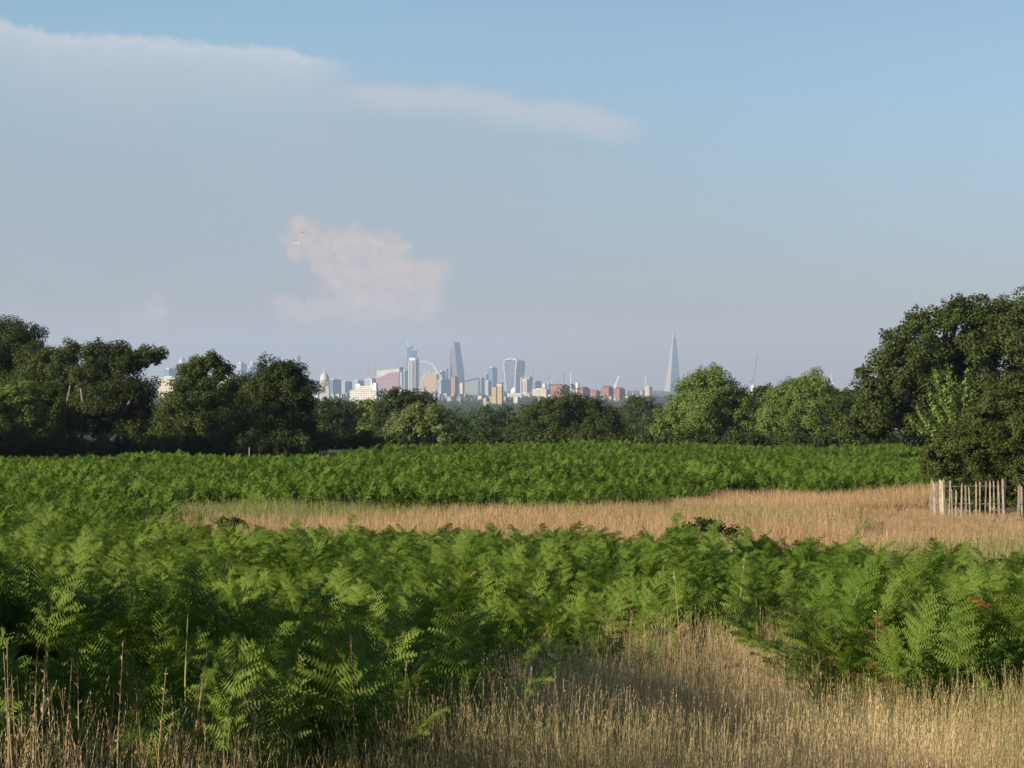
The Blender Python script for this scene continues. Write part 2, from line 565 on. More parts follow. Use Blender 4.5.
# trees west of the gap (towards the sun), seen dark because neighbours shade them
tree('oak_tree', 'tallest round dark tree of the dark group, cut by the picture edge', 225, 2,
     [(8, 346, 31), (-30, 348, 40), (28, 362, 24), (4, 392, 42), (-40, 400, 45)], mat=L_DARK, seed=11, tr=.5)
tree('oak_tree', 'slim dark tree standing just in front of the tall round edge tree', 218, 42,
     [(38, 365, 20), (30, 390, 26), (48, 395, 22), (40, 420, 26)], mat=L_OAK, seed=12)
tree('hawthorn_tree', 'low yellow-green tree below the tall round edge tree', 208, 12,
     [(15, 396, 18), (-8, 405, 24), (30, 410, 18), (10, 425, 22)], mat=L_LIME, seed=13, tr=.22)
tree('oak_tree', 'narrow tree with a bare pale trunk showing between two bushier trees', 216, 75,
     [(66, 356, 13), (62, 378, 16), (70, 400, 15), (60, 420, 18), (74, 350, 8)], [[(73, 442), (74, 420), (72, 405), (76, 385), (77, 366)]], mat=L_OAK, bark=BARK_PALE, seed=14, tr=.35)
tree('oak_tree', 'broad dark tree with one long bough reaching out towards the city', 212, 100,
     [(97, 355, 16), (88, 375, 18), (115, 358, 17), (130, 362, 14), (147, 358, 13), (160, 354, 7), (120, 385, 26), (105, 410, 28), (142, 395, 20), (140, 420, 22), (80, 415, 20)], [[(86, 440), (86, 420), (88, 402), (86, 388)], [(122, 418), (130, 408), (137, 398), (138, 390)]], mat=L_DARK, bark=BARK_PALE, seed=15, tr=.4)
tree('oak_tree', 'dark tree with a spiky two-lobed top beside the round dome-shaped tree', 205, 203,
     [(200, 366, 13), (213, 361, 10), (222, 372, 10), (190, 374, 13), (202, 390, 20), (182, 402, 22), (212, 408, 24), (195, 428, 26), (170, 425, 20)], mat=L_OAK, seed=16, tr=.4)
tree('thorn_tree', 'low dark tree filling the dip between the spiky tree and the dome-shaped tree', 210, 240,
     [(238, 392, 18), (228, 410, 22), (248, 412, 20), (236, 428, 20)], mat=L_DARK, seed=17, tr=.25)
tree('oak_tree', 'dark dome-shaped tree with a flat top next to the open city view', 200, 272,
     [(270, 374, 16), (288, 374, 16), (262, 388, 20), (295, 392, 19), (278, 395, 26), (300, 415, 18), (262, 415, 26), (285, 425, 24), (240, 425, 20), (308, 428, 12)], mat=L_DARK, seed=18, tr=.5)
# the open middle
tree('oak_tree', 'mid-green tree just beyond the dome-shaped tree, below the stone dome', 380, 335,
     [(322, 414, 18), (338, 415, 16), (345, 428, 14), (325, 430, 16)], leaf=.26, mat=L_OAK, seed=21)
tree('oak_tree', 'light green tree below the long white block', 420, 362,
     [(355, 412, 13), (370, 411, 13), (362, 426, 17), (380, 425, 14), (345, 424, 12)], leaf=.28, mat=L_LIME, seed=22)
tree('oak_tree', 'dark green round tree standing in front of the wheel and the lattice hall', 330, 408,
     [(392, 402, 13), (408, 402, 14), (422, 405, 14), (432, 413, 11), (386, 418, 14), (404, 420, 18), (425, 424, 16)], leaf=.22, mat=L_DARK, seed=23, tr=.4)
tree('hawthorn_tree', 'pale flowering thorn tree in front of the dark round tree', 262, 420,
     [(410, 418, 13), (426, 416, 14), (440, 424, 13), (400, 430, 14), (420, 434, 16), (445, 438, 12), (392, 440, 9)], leaf=.17, mat=L_PALE, seed=24, tr=.25)
tree('oak_tree', 'broad domed oak in front of the red brick blocks', 310, 568,
     [(572, 405, 17), (552, 412, 17), (590, 410, 16), (535, 422, 16), (606, 418, 15), (570, 425, 26), (545, 435, 18), (600, 434, 20), (616, 430, 12), (520, 436, 14)], leaf=.17, mat=L_OAK, seed=25, tr=.5, cover=.7)
tree('ash_tree', 'hazy blue-green tree between the domed oak and the first bright lime tree', 520, 642,
     [(640, 408, 13), (650, 414, 13), (632, 420, 14), (645, 428, 16)], leaf=.34, mat=L_OAK, seed=26)
tree('lime_tree', 'bright green conical tree whose shoulder hides the foot of the tapering glass spire', 290, 700,
     [(714, 380, 14), (702, 383, 13), (690, 388, 10), (738, 398, 11), (690, 396, 15), (724, 393, 14), (706, 402, 24), (682, 410, 16), (672, 424, 16), (732, 408, 15), (700, 424, 26), (725, 426, 22), (738, 428, 14), (658, 434, 11)], leaf=.16, mat=L_LIME, seed=27, tr=.45, cover=.8, nsub=30, rs0=(.2, .42))
tree('lime_tree', 'bright green broad tree standing between the conical tree and the big corner tree', 288, 792,
     [(812, 386, 15), (797, 390, 14), (780, 396, 12), (828, 394, 10), (785, 398, 13), (822, 402, 13), (800, 408, 22), (772, 412, 15), (764, 428, 16), (790, 428, 24), (818, 424, 20), (828, 432, 12), (752, 438, 9)], leaf=.16, mat=L_LIME, seed=28, tr=.45, cover=.8, nsub=30, rs0=(.2, .42))
tree('oak_tree', 'dark little treetop in the dip between the two bright green trees', 420, 765,
     [(764, 392, 9), (758, 400, 10), (770, 404, 12), (750, 414, 12), (745, 428, 14)], leaf=.28, mat=L_DARK, seed=29)
tree('oak_tree', 'mid-green tree tucked under the skirt of the big corner tree', 280, 848,
     [(845, 400, 12), (856, 402, 13), (840, 416, 15), (855, 428, 17), (838, 436, 12)], leaf=.17, mat=L_OAK, seed=30)
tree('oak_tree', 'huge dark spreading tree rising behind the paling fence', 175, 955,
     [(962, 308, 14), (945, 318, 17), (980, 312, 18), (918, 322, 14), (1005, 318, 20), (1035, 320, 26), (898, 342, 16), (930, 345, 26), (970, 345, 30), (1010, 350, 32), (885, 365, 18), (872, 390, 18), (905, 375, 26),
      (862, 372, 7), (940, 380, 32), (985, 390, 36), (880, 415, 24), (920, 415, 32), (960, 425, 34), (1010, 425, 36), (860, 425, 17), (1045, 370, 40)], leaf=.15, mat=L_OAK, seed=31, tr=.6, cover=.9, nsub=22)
# far rows of trees between the meadow and the city, each a tree of its own
FAR_PROTO = []
rng_f = np.random.default_rng(77)
for k in range(5):
    rr = np.random.default_rng(300 + k)
    L = []
    for q in range(7):
        a = rr.uniform(0, 6.28); rad = rr.uniform(0, 4.2)
        L.append(((rad * math.cos(a), rad * math.sin(a), rr.uniform(3.5, 9.5) - rad * 0.5), rr.uniform(2.4, 3.6)))
    L.append(((0, 0, 10.0), 2.6))
    FAR_PROTO.append(L)
far_done = {}
rows = [(440, 318, 690, 14, 408, 417), (540, 330, 690, 14, 404, 412), (660, 330, 860, 20, 403, 410)]
FAR_LABEL = ['leafy green tree in the nearest row of woodland below the city', 'soft green tree in the second row of woodland below the city', 'slightly hazy tree in the farthest row of woodland below the city']
for q, (d0, p0, p1, n, t0, t1) in enumerate(rows):
    for i in range(n):
        px = p0 + (p1 - p0) * (i + rng_f.uniform(0.1, 0.9)) / n
        d = d0 * rng_f.uniform(0.94, 1.06)
        k = int(rng_f.integers(0, 5))
        x = (px - 512) / F * d
        t = thing('woodland_tree', FAR_LABEL[q], 'tree', (x, d, float(gz(d))), rng_f.uniform(0, 6.28), '%s row of woodland trees' % ['nearest', 'second', 'farthest'][q])
        s = (EYE + (380 - rng_f.uniform(t0, t1)) / F * d - float(gz(d))) / 12.2
        t.scale = (max(s, .8), max(s, .8), s)
        if k in far_done:
            for src in far_done[k]:
                c = src.copy(); link(c, t)
        else:
            rr = np.random.default_rng(400 + k)
            far_done[k] = [trunk_object(FAR_PROTO[k], .3, BARK, rr, t), crown_object(FAR_PROTO[k], .36, .9, L_FAR, rr, t, nsub=16)]


def scatter(name, label, protos, P, rz, tilt, scale, idx, tint, kind='stuff', cat=None):
    """plants set out on points: each point carries its turn, tilt, size, kind of plant and tint"""
    n = len(P)
    me = bpy.data.meshes.new(name)
    me.vertices.add(n)
    me.vertices.foreach_set('co', np.asarray(P, dtype=np.float32).ravel())
    rot = np.zeros((n, 3), dtype=np.float32); rot[:, 0] = tilt; rot[:, 2] = rz
    a = me.attributes.new('turn', 'FLOAT_VECTOR', 'POINT'); a.data.foreach_set('vector', rot.ravel())
    a = me.attributes.new('size', 'FLOAT', 'POINT'); a.data.foreach_set('value', np.asarray(scale, dtype=np.float32))
    a = me.attributes.new('pick', 'INT', 'POINT'); a.data.foreach_set('value', np.asarray(idx, dtype=np.int32))
    a = me.attributes.new('tint', 'FLOAT', 'POINT'); a.data.foreach_set('value', np.asarray(tint, dtype=np.float32))
    me.update()
    o = link(bpy.data.objects.new(name, me))
    tag(o, label, cat, None, kind)
    ng = bpy.data.node_groups.new(name, 'GeometryNodeTree')
    ng.interface.new_socket('Geometry', in_out='INPUT', socket_type='NodeSocketGeometry')
    ng.interface.new_socket('Geometry', in_out='OUTPUT', socket_type='NodeSocketGeometry')
    N, Lk = ng.nodes, ng.links
    gi = N.new('NodeGroupInput'); go = N.new('NodeGroupOutput')
    iop = N.new('GeometryNodeInstanceOnPoints')
    Lk.new(gi.outputs[0], iop.inputs['Points'])
    jn = N.new('GeometryNodeJoinGeometry')
    for p in protos:
        oi = N.new('GeometryNodeObjectInfo'); oi.inputs['Object'].default_value = p
        oi.inputs['As Instance'].default_value = False
        g2 = N.new('GeometryNodeGeometryToInstance')
        Lk.new(oi.outputs['Geometry'], g2.inputs[0]); Lk.new(g2.outputs[0], jn.inputs[0])
    Lk.new(jn.outputs[0], iop.inputs['Instance'])
    iop.inputs['Pick Instance'].default_value = True
    def attr(nm, ty):
        q = N.new('GeometryNodeInputNamedAttribute'); q.data_type = ty; q.inputs['Name'].default_value = nm
        return [s for s in q.outputs if s.enabled][0]
    Lk.new(attr('pick', 'INT'), iop.inputs['Instance Index'])
    Lk.new(attr('turn', 'FLOAT_VECTOR'), iop.inputs['Rotation'])
    Lk.new(attr('size', 'FLOAT'), iop.inputs['Scale'])
    Lk.new(iop.outputs[0], go.inputs[0])
    md = o.modifiers.new('plants', 'NODES'); md.node_group = ng
    return o


def proto(name, me):
    return bpy.data.objects.new(name, me)


# distant wooded plain: too many crowns to count
def make_far_wood():
    protos = []
    for k in range(4):
        rr = np.random.default_rng(500 + k)
        L = [((rr.uniform(-4, 4), rr.uniform(-4, 4), rr.uniform(3, 9)), rr.uniform(2.5, 4.2)) for _ in range(5)]
        P, N = crown_points(L, 1.1, .8, rr, nsub=8)
        V = leaf_quads(P, N, 1.1, rr); nq = len(V) // 4
        protos.append(proto('far_crown', np_mesh('far_crown', V, np.arange(nq * 4), np.full(nq, 4), [L_FAR])))
    rng = np.random.default_rng(9)
    n = 15000
    d = 1400 * (7500 / 1400) ** rng.uniform(0, 1, n)
    x = rng.uniform(-0.23, 0.23, n) * d
    keep = vnoise(x / 160, d / 420, 5) + rng.uniform(-.15, .15, n) > np.interp(d, [1400, 3000, 7500], [0.15, 0.28, 0.5])
    d, x = d[keep], x[keep]
    P = np.stack([x, d, gz(d)], 1)
    n = len(P)
    scatter('distant_woods', 'hazy far woodland spread over the plain below the city', protos, P, rng.uniform(0, 6.28, n), 0, rng.uniform(.75, 1.3, n), rng.integers(0, 4, n), rng.uniform(0, 1, n))


make_far_wood()

# ------------------------------------------------------------------ bracken
M_FROND = leaf_mat('bracken_green', (0.064, 0.118, 0.014), (0.106, 0.170, 0.022), 0.5, 0.40, 'tint', (0.180, 0.232, 0.040), 0.6, 0.12)
M_STIPE = plain_mat('bracken_stalk', (0.16, 0.19, 0.06), 0.7, var=.3, scale=4)


def frond_curve(rng, L, stipe, a0, a1):
    """stalk and blade in the y-z plane; returns blade sample function and stalk points"""
    pts = [np.array([0, 0, -0.05])]
    ang = a0
    p = np.array([0.0, 0.0, 0.0])
    st = [p.copy()]
    for k in range(4):
        p = p + np.array([0, math.sin(ang), math.cos(ang)]) * stipe / 4
        st.append(p.copy())
    n = 16
    bl = [p.copy()]; tg = []
    for k in range(n):
        f = (k + .5) / n
        an = a0 + (a1 - a0) * (f ** 0.7)
        t = np.array([0, math.sin(an), math.cos(an)])
        tg.append(t)
        p = p + t * L / n
        bl.append(p.copy())
    tg.append(tg[-1])
    bl = np.array(bl); tg = np.array(tg)
    def at(s):
        i = min(s * n, n - 1e-6); i0 = int(i); w = i - i0
        return bl[i0] * (1 - w) + bl[i0 + 1] * w, tg[i0] * (1 - w) + tg[min(i0 + 1, n)] * w
    return st, at


def frond_geo(seed, level, L=None, stipe=None):
    rng = np.random.default_rng(seed)
    L = L or rng.uniform(0.26, 0.44)
    stipe = stipe if stipe is not None else rng.uniform(0.45, 0.74)
    a0 = rng.uniform(0.05, 0.35); a1 = rng.uniform(0.5, 1.45)
    st, at = frond_curve(rng, L, stipe, a0, a1)
    V, Fc, S, MI = [], [], [], []
    def face(vs, mi=0):
        o = len(V); V.extend(vs); Fc.extend(range(o, o + len(vs))); S.append(len(vs)); MI.append(mi)
    # stalk and midrib
    rib = st + [at(s)[0] for s in (0.2, 0.45, 0.7, 0.95)]
    w0 = 0.0055
    for i in range(len(rib) - 1):
        f0 = 1 - i / len(rib); f1 = 1 - (i + 1) / len(rib)
        a, b = rib[i], rib[i + 1]
        for ax in ((1, 0, 0), (0, 0.8, 0.6)):
            e = np.array(ax)
            face([a - e * w0 * f0, a + e * w0 * f0, b + e * w0 * f1, b - e * w0 * f1], 1)
    X = np.array([1.0, 0, 0])
    NP = 15 if level == 0 else 11
    for i in range(NP):
        s = 0.02 + 0.95 * (i / NP) ** 0.92
        p, t = at(s)
        nrm = np.cross(X, t); nrm /= np.linalg.norm(nrm)
        if nrm[2] < 0: nrm = -nrm
        ln = L * rng.uniform(0.36, 0.48) * ((1 - s) ** 0.8) * (0.8 + 0.2 * min(1, s * 6)) + 0.015
        for sg in (-1, 1):
            a = rng.uniform(0.25, 0.5) + 0.35 * s
            lift = rng.uniform(-0.25, 0.45) if level == 0 else rng.uniform(-0.45, 0.65)
            tw = rng.uniform(-0.55, 0.55)
            dr = X * sg * math.cos(a) + t * math.sin(a) + nrm * lift
            dr /= np.linalg.norm(dr)
            side = np.cross(nrm, dr); side /= np.linalg.norm(side)
            up = np.cross(dr, side)
            side, up = side * math.cos(tw) + up * math.sin(tw), up * math.cos(tw) - side * math.sin(tw)
            droop = rng.uniform(0.1, 0.3) * ln
            def ax(u):
                return p + dr * ln * u - nrm * droop * u * u
            wmax = (0.021 + 0.08 * ln) * 0.9
            if level == 0:
                M = max(4, int(ln / 0.0125))
                for j in range(M):
                    u0 = j / M; u1 = (j + 0.78) / M
                    w = wmax * (1 - u0) ** 0.75 * (0.75 + 0.25 * min(1, u0 * 5)) + 0.004
                    b0 = ax(u0); b1 = ax(u1)
                    for q in (-1, 1):
                        tip = ax((u0 + u1) / 2 + 0.35 / M) + side * q * w * rng.uniform(.85, 1.15) + up * rng.uniform(-.25, .2) * w
                        face([b0, b1, tip])
            elif level == 1:
                M = max(2, int(ln / 0.055))
                for j in range(M):
                    u0 = j / M; u1 = (j + 0.85) / M
                    w = wmax * (1 - u0) ** 0.75 + 0.006
                    b0 = ax(u0); b1 = ax(u1)
                    for q in (-1, 1):
                        tip = ax((u0 + u1) / 2 + 0.3 / M) + side * q * w * 1.05 + up * rng.uniform(-.3, .25) * w
                        face([b0, b1, tip])
            else:
                w = wmax * 0.85
                w *= .8
                face([ax(0), ax(0.15) + side * w, ax(0.55)]); face([ax(0.05), ax(0.55) , ax(0.25) - side * w]); face([ax(0.5), ax(0.6) + side * w * .6, ax(1.0), ax(0.7) - side * w * .6])
    return np.array(V), Fc, S, MI


def frond_mesh(name, geos):
    """several fronds joined as one clump mesh"""
    V, Fc, S, MI = [], [], [], []
    o = 0
    for (v, f, s, mi) in geos:
        V.append(v); Fc += [i + o for i in f]; S += s; MI += mi; o += len(v)
    return np_mesh(name, np.concatenate(V), Fc, S, [M_FROND, M_STIPE], MI)


def turned(g, rz, off, sc_=1.0):
    v, f, s, mi = g
    c, n = math.cos(rz), math.sin(rz)
    w = np.stack([v[:, 0] * c - v[:, 1] * n, v[:, 0] * n + v[:, 1] * c, v[:, 2]], 1) * sc_ + np.array(off)
    return (w, f, s, mi)


FR0 = [proto('bracken_frond', frond_mesh('bracken_frond', [frond_geo(600 + k, 0)])) for k in range(8)]
M_BROWN = leaf_mat('bracken_withered', (0.16, 0.105, 0.035), (0.24, 0.17, 0.06), 1.5, 0.35)
_green = M_FROND
M_FROND = M_BROWN
FR0.append(proto('bracken_frond_withered', frond_mesh('bracken_frond_withered', [frond_geo(609, 0)])))
M_FROND = _green
FR1 = []
for k in range(6):
    rr = np.random.default_rng(640 + k)
    FR1.append(proto('bracken_clump', frond_mesh('bracken_clump', [turned(frond_geo(650 + k * 4 + j, 0), rr.uniform(0, 6.28), (rr.uniform(-.2, .2), rr.uniform(-.2, .2), 0), rr.uniform(.75, 1.1)) for j in range(4)])))
FR2 = []
for k in range(6):
    rr = np.random.default_rng(700 + k)
    FR2.append(proto('bracken_patch', frond_mesh('bracken_patch', [turned(frond_geo(720 + k * 20 + j, 1), rr.uniform(0, 6.28), (rr.uniform(-.5, .5), rr.uniform(-.5, .5), 0), rr.uniform(.65, 1.2)) for j in range(20)])))

STRIP_FAR = lambda px: np.interp(px, [-300, 60, 160, 230, 350, 500, 760, 900, 1024, 1400], [55, 57, 71, 76, 78, 79, 87, 90, 100, 108])
FRONT_FAR = lambda px: np.interp(px, [-300, 60, 160, 230, 350, 500, 650, 760, 900, 1024, 1400], [58, 58, 48, 43, 40, 39.5, 38.5, 36.5, 33, 31, 30])
FRONT_NEAR = lambda px: np.interp(px, [-400, 300, 440, 480, 520, 640, 800, 850, 900, 1024, 1400], [9.3, 9.8, 10.6, 12.0, 15.2, 16.6, 16.2, 14.2, 13.2, 12.6, 12])


def px_of(x, d):
    return 512 + x / np.maximum(d, 1.0) * F


def make_bracken():
    rng = np.random.default_rng(21)
    # near fronds, one by one
    def field(d0, d1, dens, marg):
        a = 0
        hw = lambda d: 0.1932 * d + marg
        n = int(dens * 2 * (hw(d0) + hw(d1)) / 2 * (d1 - d0))
        d = rng.uniform(d0, d1, n)
        x = rng.uniform(-1, 1, n) * hw(d1)
        k = np.abs(x) < hw(d)
        return x[k], d[k]
    x, d = field(7.5, 24, 84, 2.6)
    px = px_of(x, d)
    ed = FRONT_NEAR(px) + (vnoise(x * 1.1, d * 1.1, 8) - .5) * 2.4
    thin = vnoise(x * 0.75, d * 0.75, 31)
    keep = (d > ed) & (thin > 0.16 + 0.16 * (rng.uniform(0, 1, len(x))))
    x, d = x[keep], d[keep]
    n = len(x)
    hgt = 0.68 + 0.62 * vnoise(x * 0.5, d * 0.5, 12) + rng.uniform(-.18, .18, n)
    px = px_of(x, d)
    hgt *= np.interp(px, [0, 420, 520, 1024], [1.06, 1.0, 0.92, 1.0])
    tint = np.clip(vnoise(x * 0.9, d * 0.9, 4) * 0.6 + rng.uniform(-.25, .25, n), 0, 1) * .75
    P = np.stack([x, d, gz(d)], 1)
    scatter('near_bracken', 'deep green bracken fronds in front of the meadow strip, each feathery blade showing', FR0, P, rng.uniform(0, 6.28, n), rng.normal(0, .26, n), hgt, np.where(rng.uniform(0, 1, n) < .035, 8, rng.integers(0, 8, n)), tint)
    # middle of the first bed, small clumps
    x, d = field(23, 62, 23, 4)
    px = px_of(x, d)
    ed = FRONT_FAR(px) + (vnoise(x * 0.5, d * 0.5, 9) - .5) * 5 + (vnoise(x * 0.16, d * 0.05, 61) - .5) * 9
    thin = vnoise(x * 0.45, d * 0.45, 32)
    keep = (d < ed) & (thin > 0.18 + .14 * rng.uniform(0, 1, len(x)))
    x, d = x[keep], d[keep]; n = len(x)
    hgt = 0.62 + 0.66 * vnoise(x * 0.35, d * 0.35, 13) + rng.uniform(-.16, .16, n)
    tint = np.clip(vnoise(x * 0.4, d * 0.4, 4) * 0.6 + rng.uniform(-.2, .25, n), 0, 1) * .7
    P = np.stack([x, d, gz(d)], 1)
    scatter('middle_bracken', 'sunlit bed of bracken lying just before the dry grass strip', FR1, P, rng.uniform(0, 6.28, n), rng.normal(0, .2, n), hgt, rng.integers(0, 6, n), tint)
    # far bed
    x, d = field(56, 225, 2.9, 9)
    px = px_of(x, d)
    ed = STRIP_FAR(px) + (vnoise(x * 0.2, d * 0.2, 10) - .5) * 9 + (vnoise(x * 0.09, d * 0.03, 62) - .5) * 16
    far = np.interp(px, [-300, 250, 330, 420, 1024], [142, 146, 168, 215, 220])
    keep = (d > ed) & (d < far) & (vnoise(x * 0.22, d * 0.16, 33) > 0.25 + .14 * rng.uniform(0, 1, len(x)))
    x, d = x[keep], d[keep]; n = len(x)
    hgt = 0.46 + 0.6 * vnoise(x * 0.16, d * 0.12, 14) + 0.42 * vnoise(x * 0.045, d * 0.03, 63) + rng.uniform(-.12, .12, n)
    tint = np.clip(vnoise(x * 0.15, d * 0.15, 4) * 0.55 + rng.uniform(-.2, .2, n), 0, 1) * .25  # tinted darker than the nearer beds, standing in for grazing light
    P = np.stack([x, d, gz(d)], 1)
    scatter('far_bracken', 'dark green bed of bracken beyond the dry grass strip, up to the trees', FR2, P, rng.uniform(0, 6.28, n), rng.normal(0, .06, n), hgt, rng.integers(0, 6, n), tint)


make_bracken()

# ------------------------------------------------------------------ dry grass
M_STRAW = leaf_mat('straw', (0.46, 0.325, 0.185), (0.60, 0.45, 0.27), 0.9, 0.3, 'tint', (0.21, 0.20, 0.075), 0.6, 0.2)
M_RUST = leaf_mat('dry_grass_pink', (0.34, 0.222, 0.124), (0.43, 0.290, 0.162), 0.25, 0.3, 'tint', (0.19, 0.20, 0.07), 0.6, 0.2)


def tuft(name, seed, nb, rad, h, w, mat, head=.7, leafy=.4):
    """a tuft of grass: thin culms with feathery seed heads over shorter leaves"""
    rng = np.random.default_rng(seed)
    V, Fc, S = [], [], []
    def face(vs):
        o = len(V); V.extend(vs); Fc.extend(range(o, o + len(vs))); S.append(len(vs))
    for k in range(nb):
        a = rng.uniform(0, 6.28); r = rad * math.sqrt(rng.uniform(0, 1))
        b = np.array([r * math.cos(a), r * math.sin(a), -0.03])
        az = rng.uniform(0, 6.28)
        leaf = rng.uniform() < leafy
        lean = rng.normal(0, .07) + (rng.uniform(0, .25) if leaf else 0)
        bend = rng.uniform(0.1, 0.7) if leaf else rng.uniform(0, .22)
        hh = h * (rng.uniform(0.35, 0.75) if leaf else rng.uniform(0.7, 1.08))
        dirh = np.array([math.cos(az), math.sin(az), 0])
        sd_ = np.array([-math.sin(az), math.cos(az), 0])
        ww = w * (1.5 if leaf else .75)
        ps = []
        for q in range(5):
            f = q / 4
            ps.append(b + dirh * hh * (lean * f + bend * f * f * f) + np.array([0, 0, hh * f * (1 - 0.3 * bend * f * f)]))
        for q in range(4):
            w0 = ww * (1 - 0.6 * q / 4); w1 = ww * (1 - 0.6 * (q + 1) / 4)
            face([ps[q] - sd_ * w0, ps[q] + sd_ * w0, ps[q + 1] + sd_ * w1, ps[q + 1] - sd_ * w1])
        if not leaf and rng.uniform() < head:
            t = ps[4] - ps[3]; t /= np.linalg.norm(t)
            hl = rng.uniform(.07, .15) * h
            n = 9
            for q in range(n):
                f = (q + rng.uniform(0, 1)) / n
                c = ps[4] + t * hl * (f - .7)
                aa = rng.uniform(0, 6.28)
                o = np.array([math.cos(aa), math.sin(aa), 0.0])
                e = np.array([-o[1], o[0], 0.0])
                sp = hl * .085 * (1.15 - f)
                tip = c + o * sp + t * hl * .16
                face([c, c + (tip - c) * .5 + e * w * .75, tip, c + (tip - c) * .5 - e * w * .75])
    return proto(name, np_mesh(name, np.array(V), Fc, S, [mat]))


def make_grass():
    T0 = [tuft('grass_tuft', 800 + k, 60, .22, .80, .0013, M_STRAW) for k in range(7)]
    T1 = [tuft('strip_tuft', 830 + k, 46, .34, .58, .0050, M_RUST, .25, .45) for k in range(6)]
    M_ROUGH = leaf_mat('rough_shaded_green', (0.035, 0.052, 0.014), (0.060, 0.080, 0.022), 0.25, 0.25)  # green grass, with the shade of the trees put into its dark colour
    T2 = [tuft('rough_tuft', 860 + k, 40, .30, .52, .0065, M_ROUGH, .1, .7) for k in range(6)]
    rng = np.random.default_rng(55)
    def pts(d0, d1, dens, marg):
        hw1 = 0.1932 * d1 + marg
        n = int(dens * 2 * hw1 * (d1 - d0))
        d = rng.uniform(d0, d1, n); x = rng.uniform(-1, 1, n) * hw1
        k = np.abs(x) < 0.1932 * d + marg
        return x[k], d[k]
    x, d = pts(5.0, 19.5, 60, 1.8)
    px = px_of(x, d)
    near = FRONT_NEAR(px) + (vnoise(x * 1.1, d * 1.1, 8) - .5) * 2.4
    prob = np.where(d < near + .3, 1.0, 0.0)
    leftish = np.interp(px, [330, 520], [1, 0])
    prob = prob * (1 - leftish * np.interp(d, [6.5, 10], [0.25, 0.75]))
    prob = np.maximum(prob, np.where((d < near + 1.5), 0.10, 0.0))
    prob *= np.where(vnoise(x * 1.3, d * 1.3, 41) < .2, .45, 1)
    keep = rng.uniform(0, 1, len(x)) < prob
    x, d = x[keep], d[keep]; n = len(x)
    hgt = 0.72 + 0.45 * vnoise(x * .9, d * .9, 17) + rng.uniform(-.12, .12, n)
    g = vnoise(x * .55 + 7, d * .7, 18)
    tint = np.clip((g - .45) * 1.5 + rng.uniform(-.15, .3, n) * .8, 0, .95)
    px = px_of(x, d)
    tint = np.clip(tint + np.interp(px, [840, 960], [0, .25]), 0, .95)
    P = np.stack([x, d, gz(d)], 1)
    scatter('tall_dry_grass', 'tall straw-coloured seeding grass at the front edge of the bracken', T0, P, rng.uniform(0, 6.28, n), rng.normal(0, .08, n), hgt, rng.integers(0, 7, n), tint)
    x, d = pts(30, 122, 7.5, 6)
    px = px_of(x, d)
    a = FRONT_FAR(px) + (vnoise(x * 0.5, d * 0.5, 9) - .5) * 5 + (vnoise(x * 0.16, d * 0.05, 61) - .5) * 9 - 2.5
    b = STRIP_FAR(px) + (vnoise(x * 0.2, d * 0.2, 10) - .5) * 9 + (vnoise(x * 0.09, d * 0.03, 62) - .5) * 16 + 5
    prob = np.where((d > a) & (d < b), 1.0, 0.0) * np.interp(px, [80, 240], [.55, 1])
    prob *= np.where((px > 930) & (d > 84.4) & (d < 96), .12, 1.0)
    keep = rng.uniform(0, 1, len(x)) < prob
    x, d = x[keep], d[keep]; n = len(x)
    px = px_of(x, d)
    hgt = 0.75 + .5 * vnoise(x * .2, d * .2, 19) + rng.uniform(-.12, .12, n)
    edge = np.clip(1 - (b[keep] - d) / 9, 0, 1)
    gp = np.clip((vnoise(x * .12, d * .06, 64) - .56) * 4, 0, 1)
    hgt *= 1 + .35 * gp
    hgt *= np.where((px > 850) & (d > 55) & (d < 90), np.where(d > 74, .36, .5), 1.0)
    tint = np.clip((vnoise(x * .16, d * .09, 20) - .55) * 1.8 + np.interp(px, [120, 330, 480], [.75, .6, .0]) * vnoise(x * .3, d * .1, 22) * 1.2 + rng.uniform(-.1, .15, n) + gp * .5 + edge * .3 * vnoise(x * .2, d * .1, 65), 0, .97)
    P = np.stack([x, d, gz(d)], 1)
    scatter('meadow_grass_strip', 'strip of pinkish dry meadow grass running between the two bracken beds', T1, P, rng.uniform(0, 6.28, n), rng.normal(0, .06, n), hgt, rng.integers(0, 6, n), tint)
    # shaded rough grass under the western trees
    x, d = pts(138, 215, 1.6, 9)
    px = px_of(x, d)
    k = (px < 480) & (d > np.interp(px, [-300, 250, 330, 480], [140, 144, 163, 195]) - 2)
    x, d = x[k], d[k]; n = len(x)
    P = np.stack([x, d, gz(d)], 1)
    scatter('rough_grass', 'rough green grass in the shade in front of the dark trees', T2, P, rng.uniform(0, 6.28, n), 0, rng.uniform(.9, 1.5, n), rng.integers(0, 6, n), rng.uniform(.0, .6, n))


make_grass()
# ------------------------------------------------------------------ the city on the plain
def C(c):
    return tuple(c)


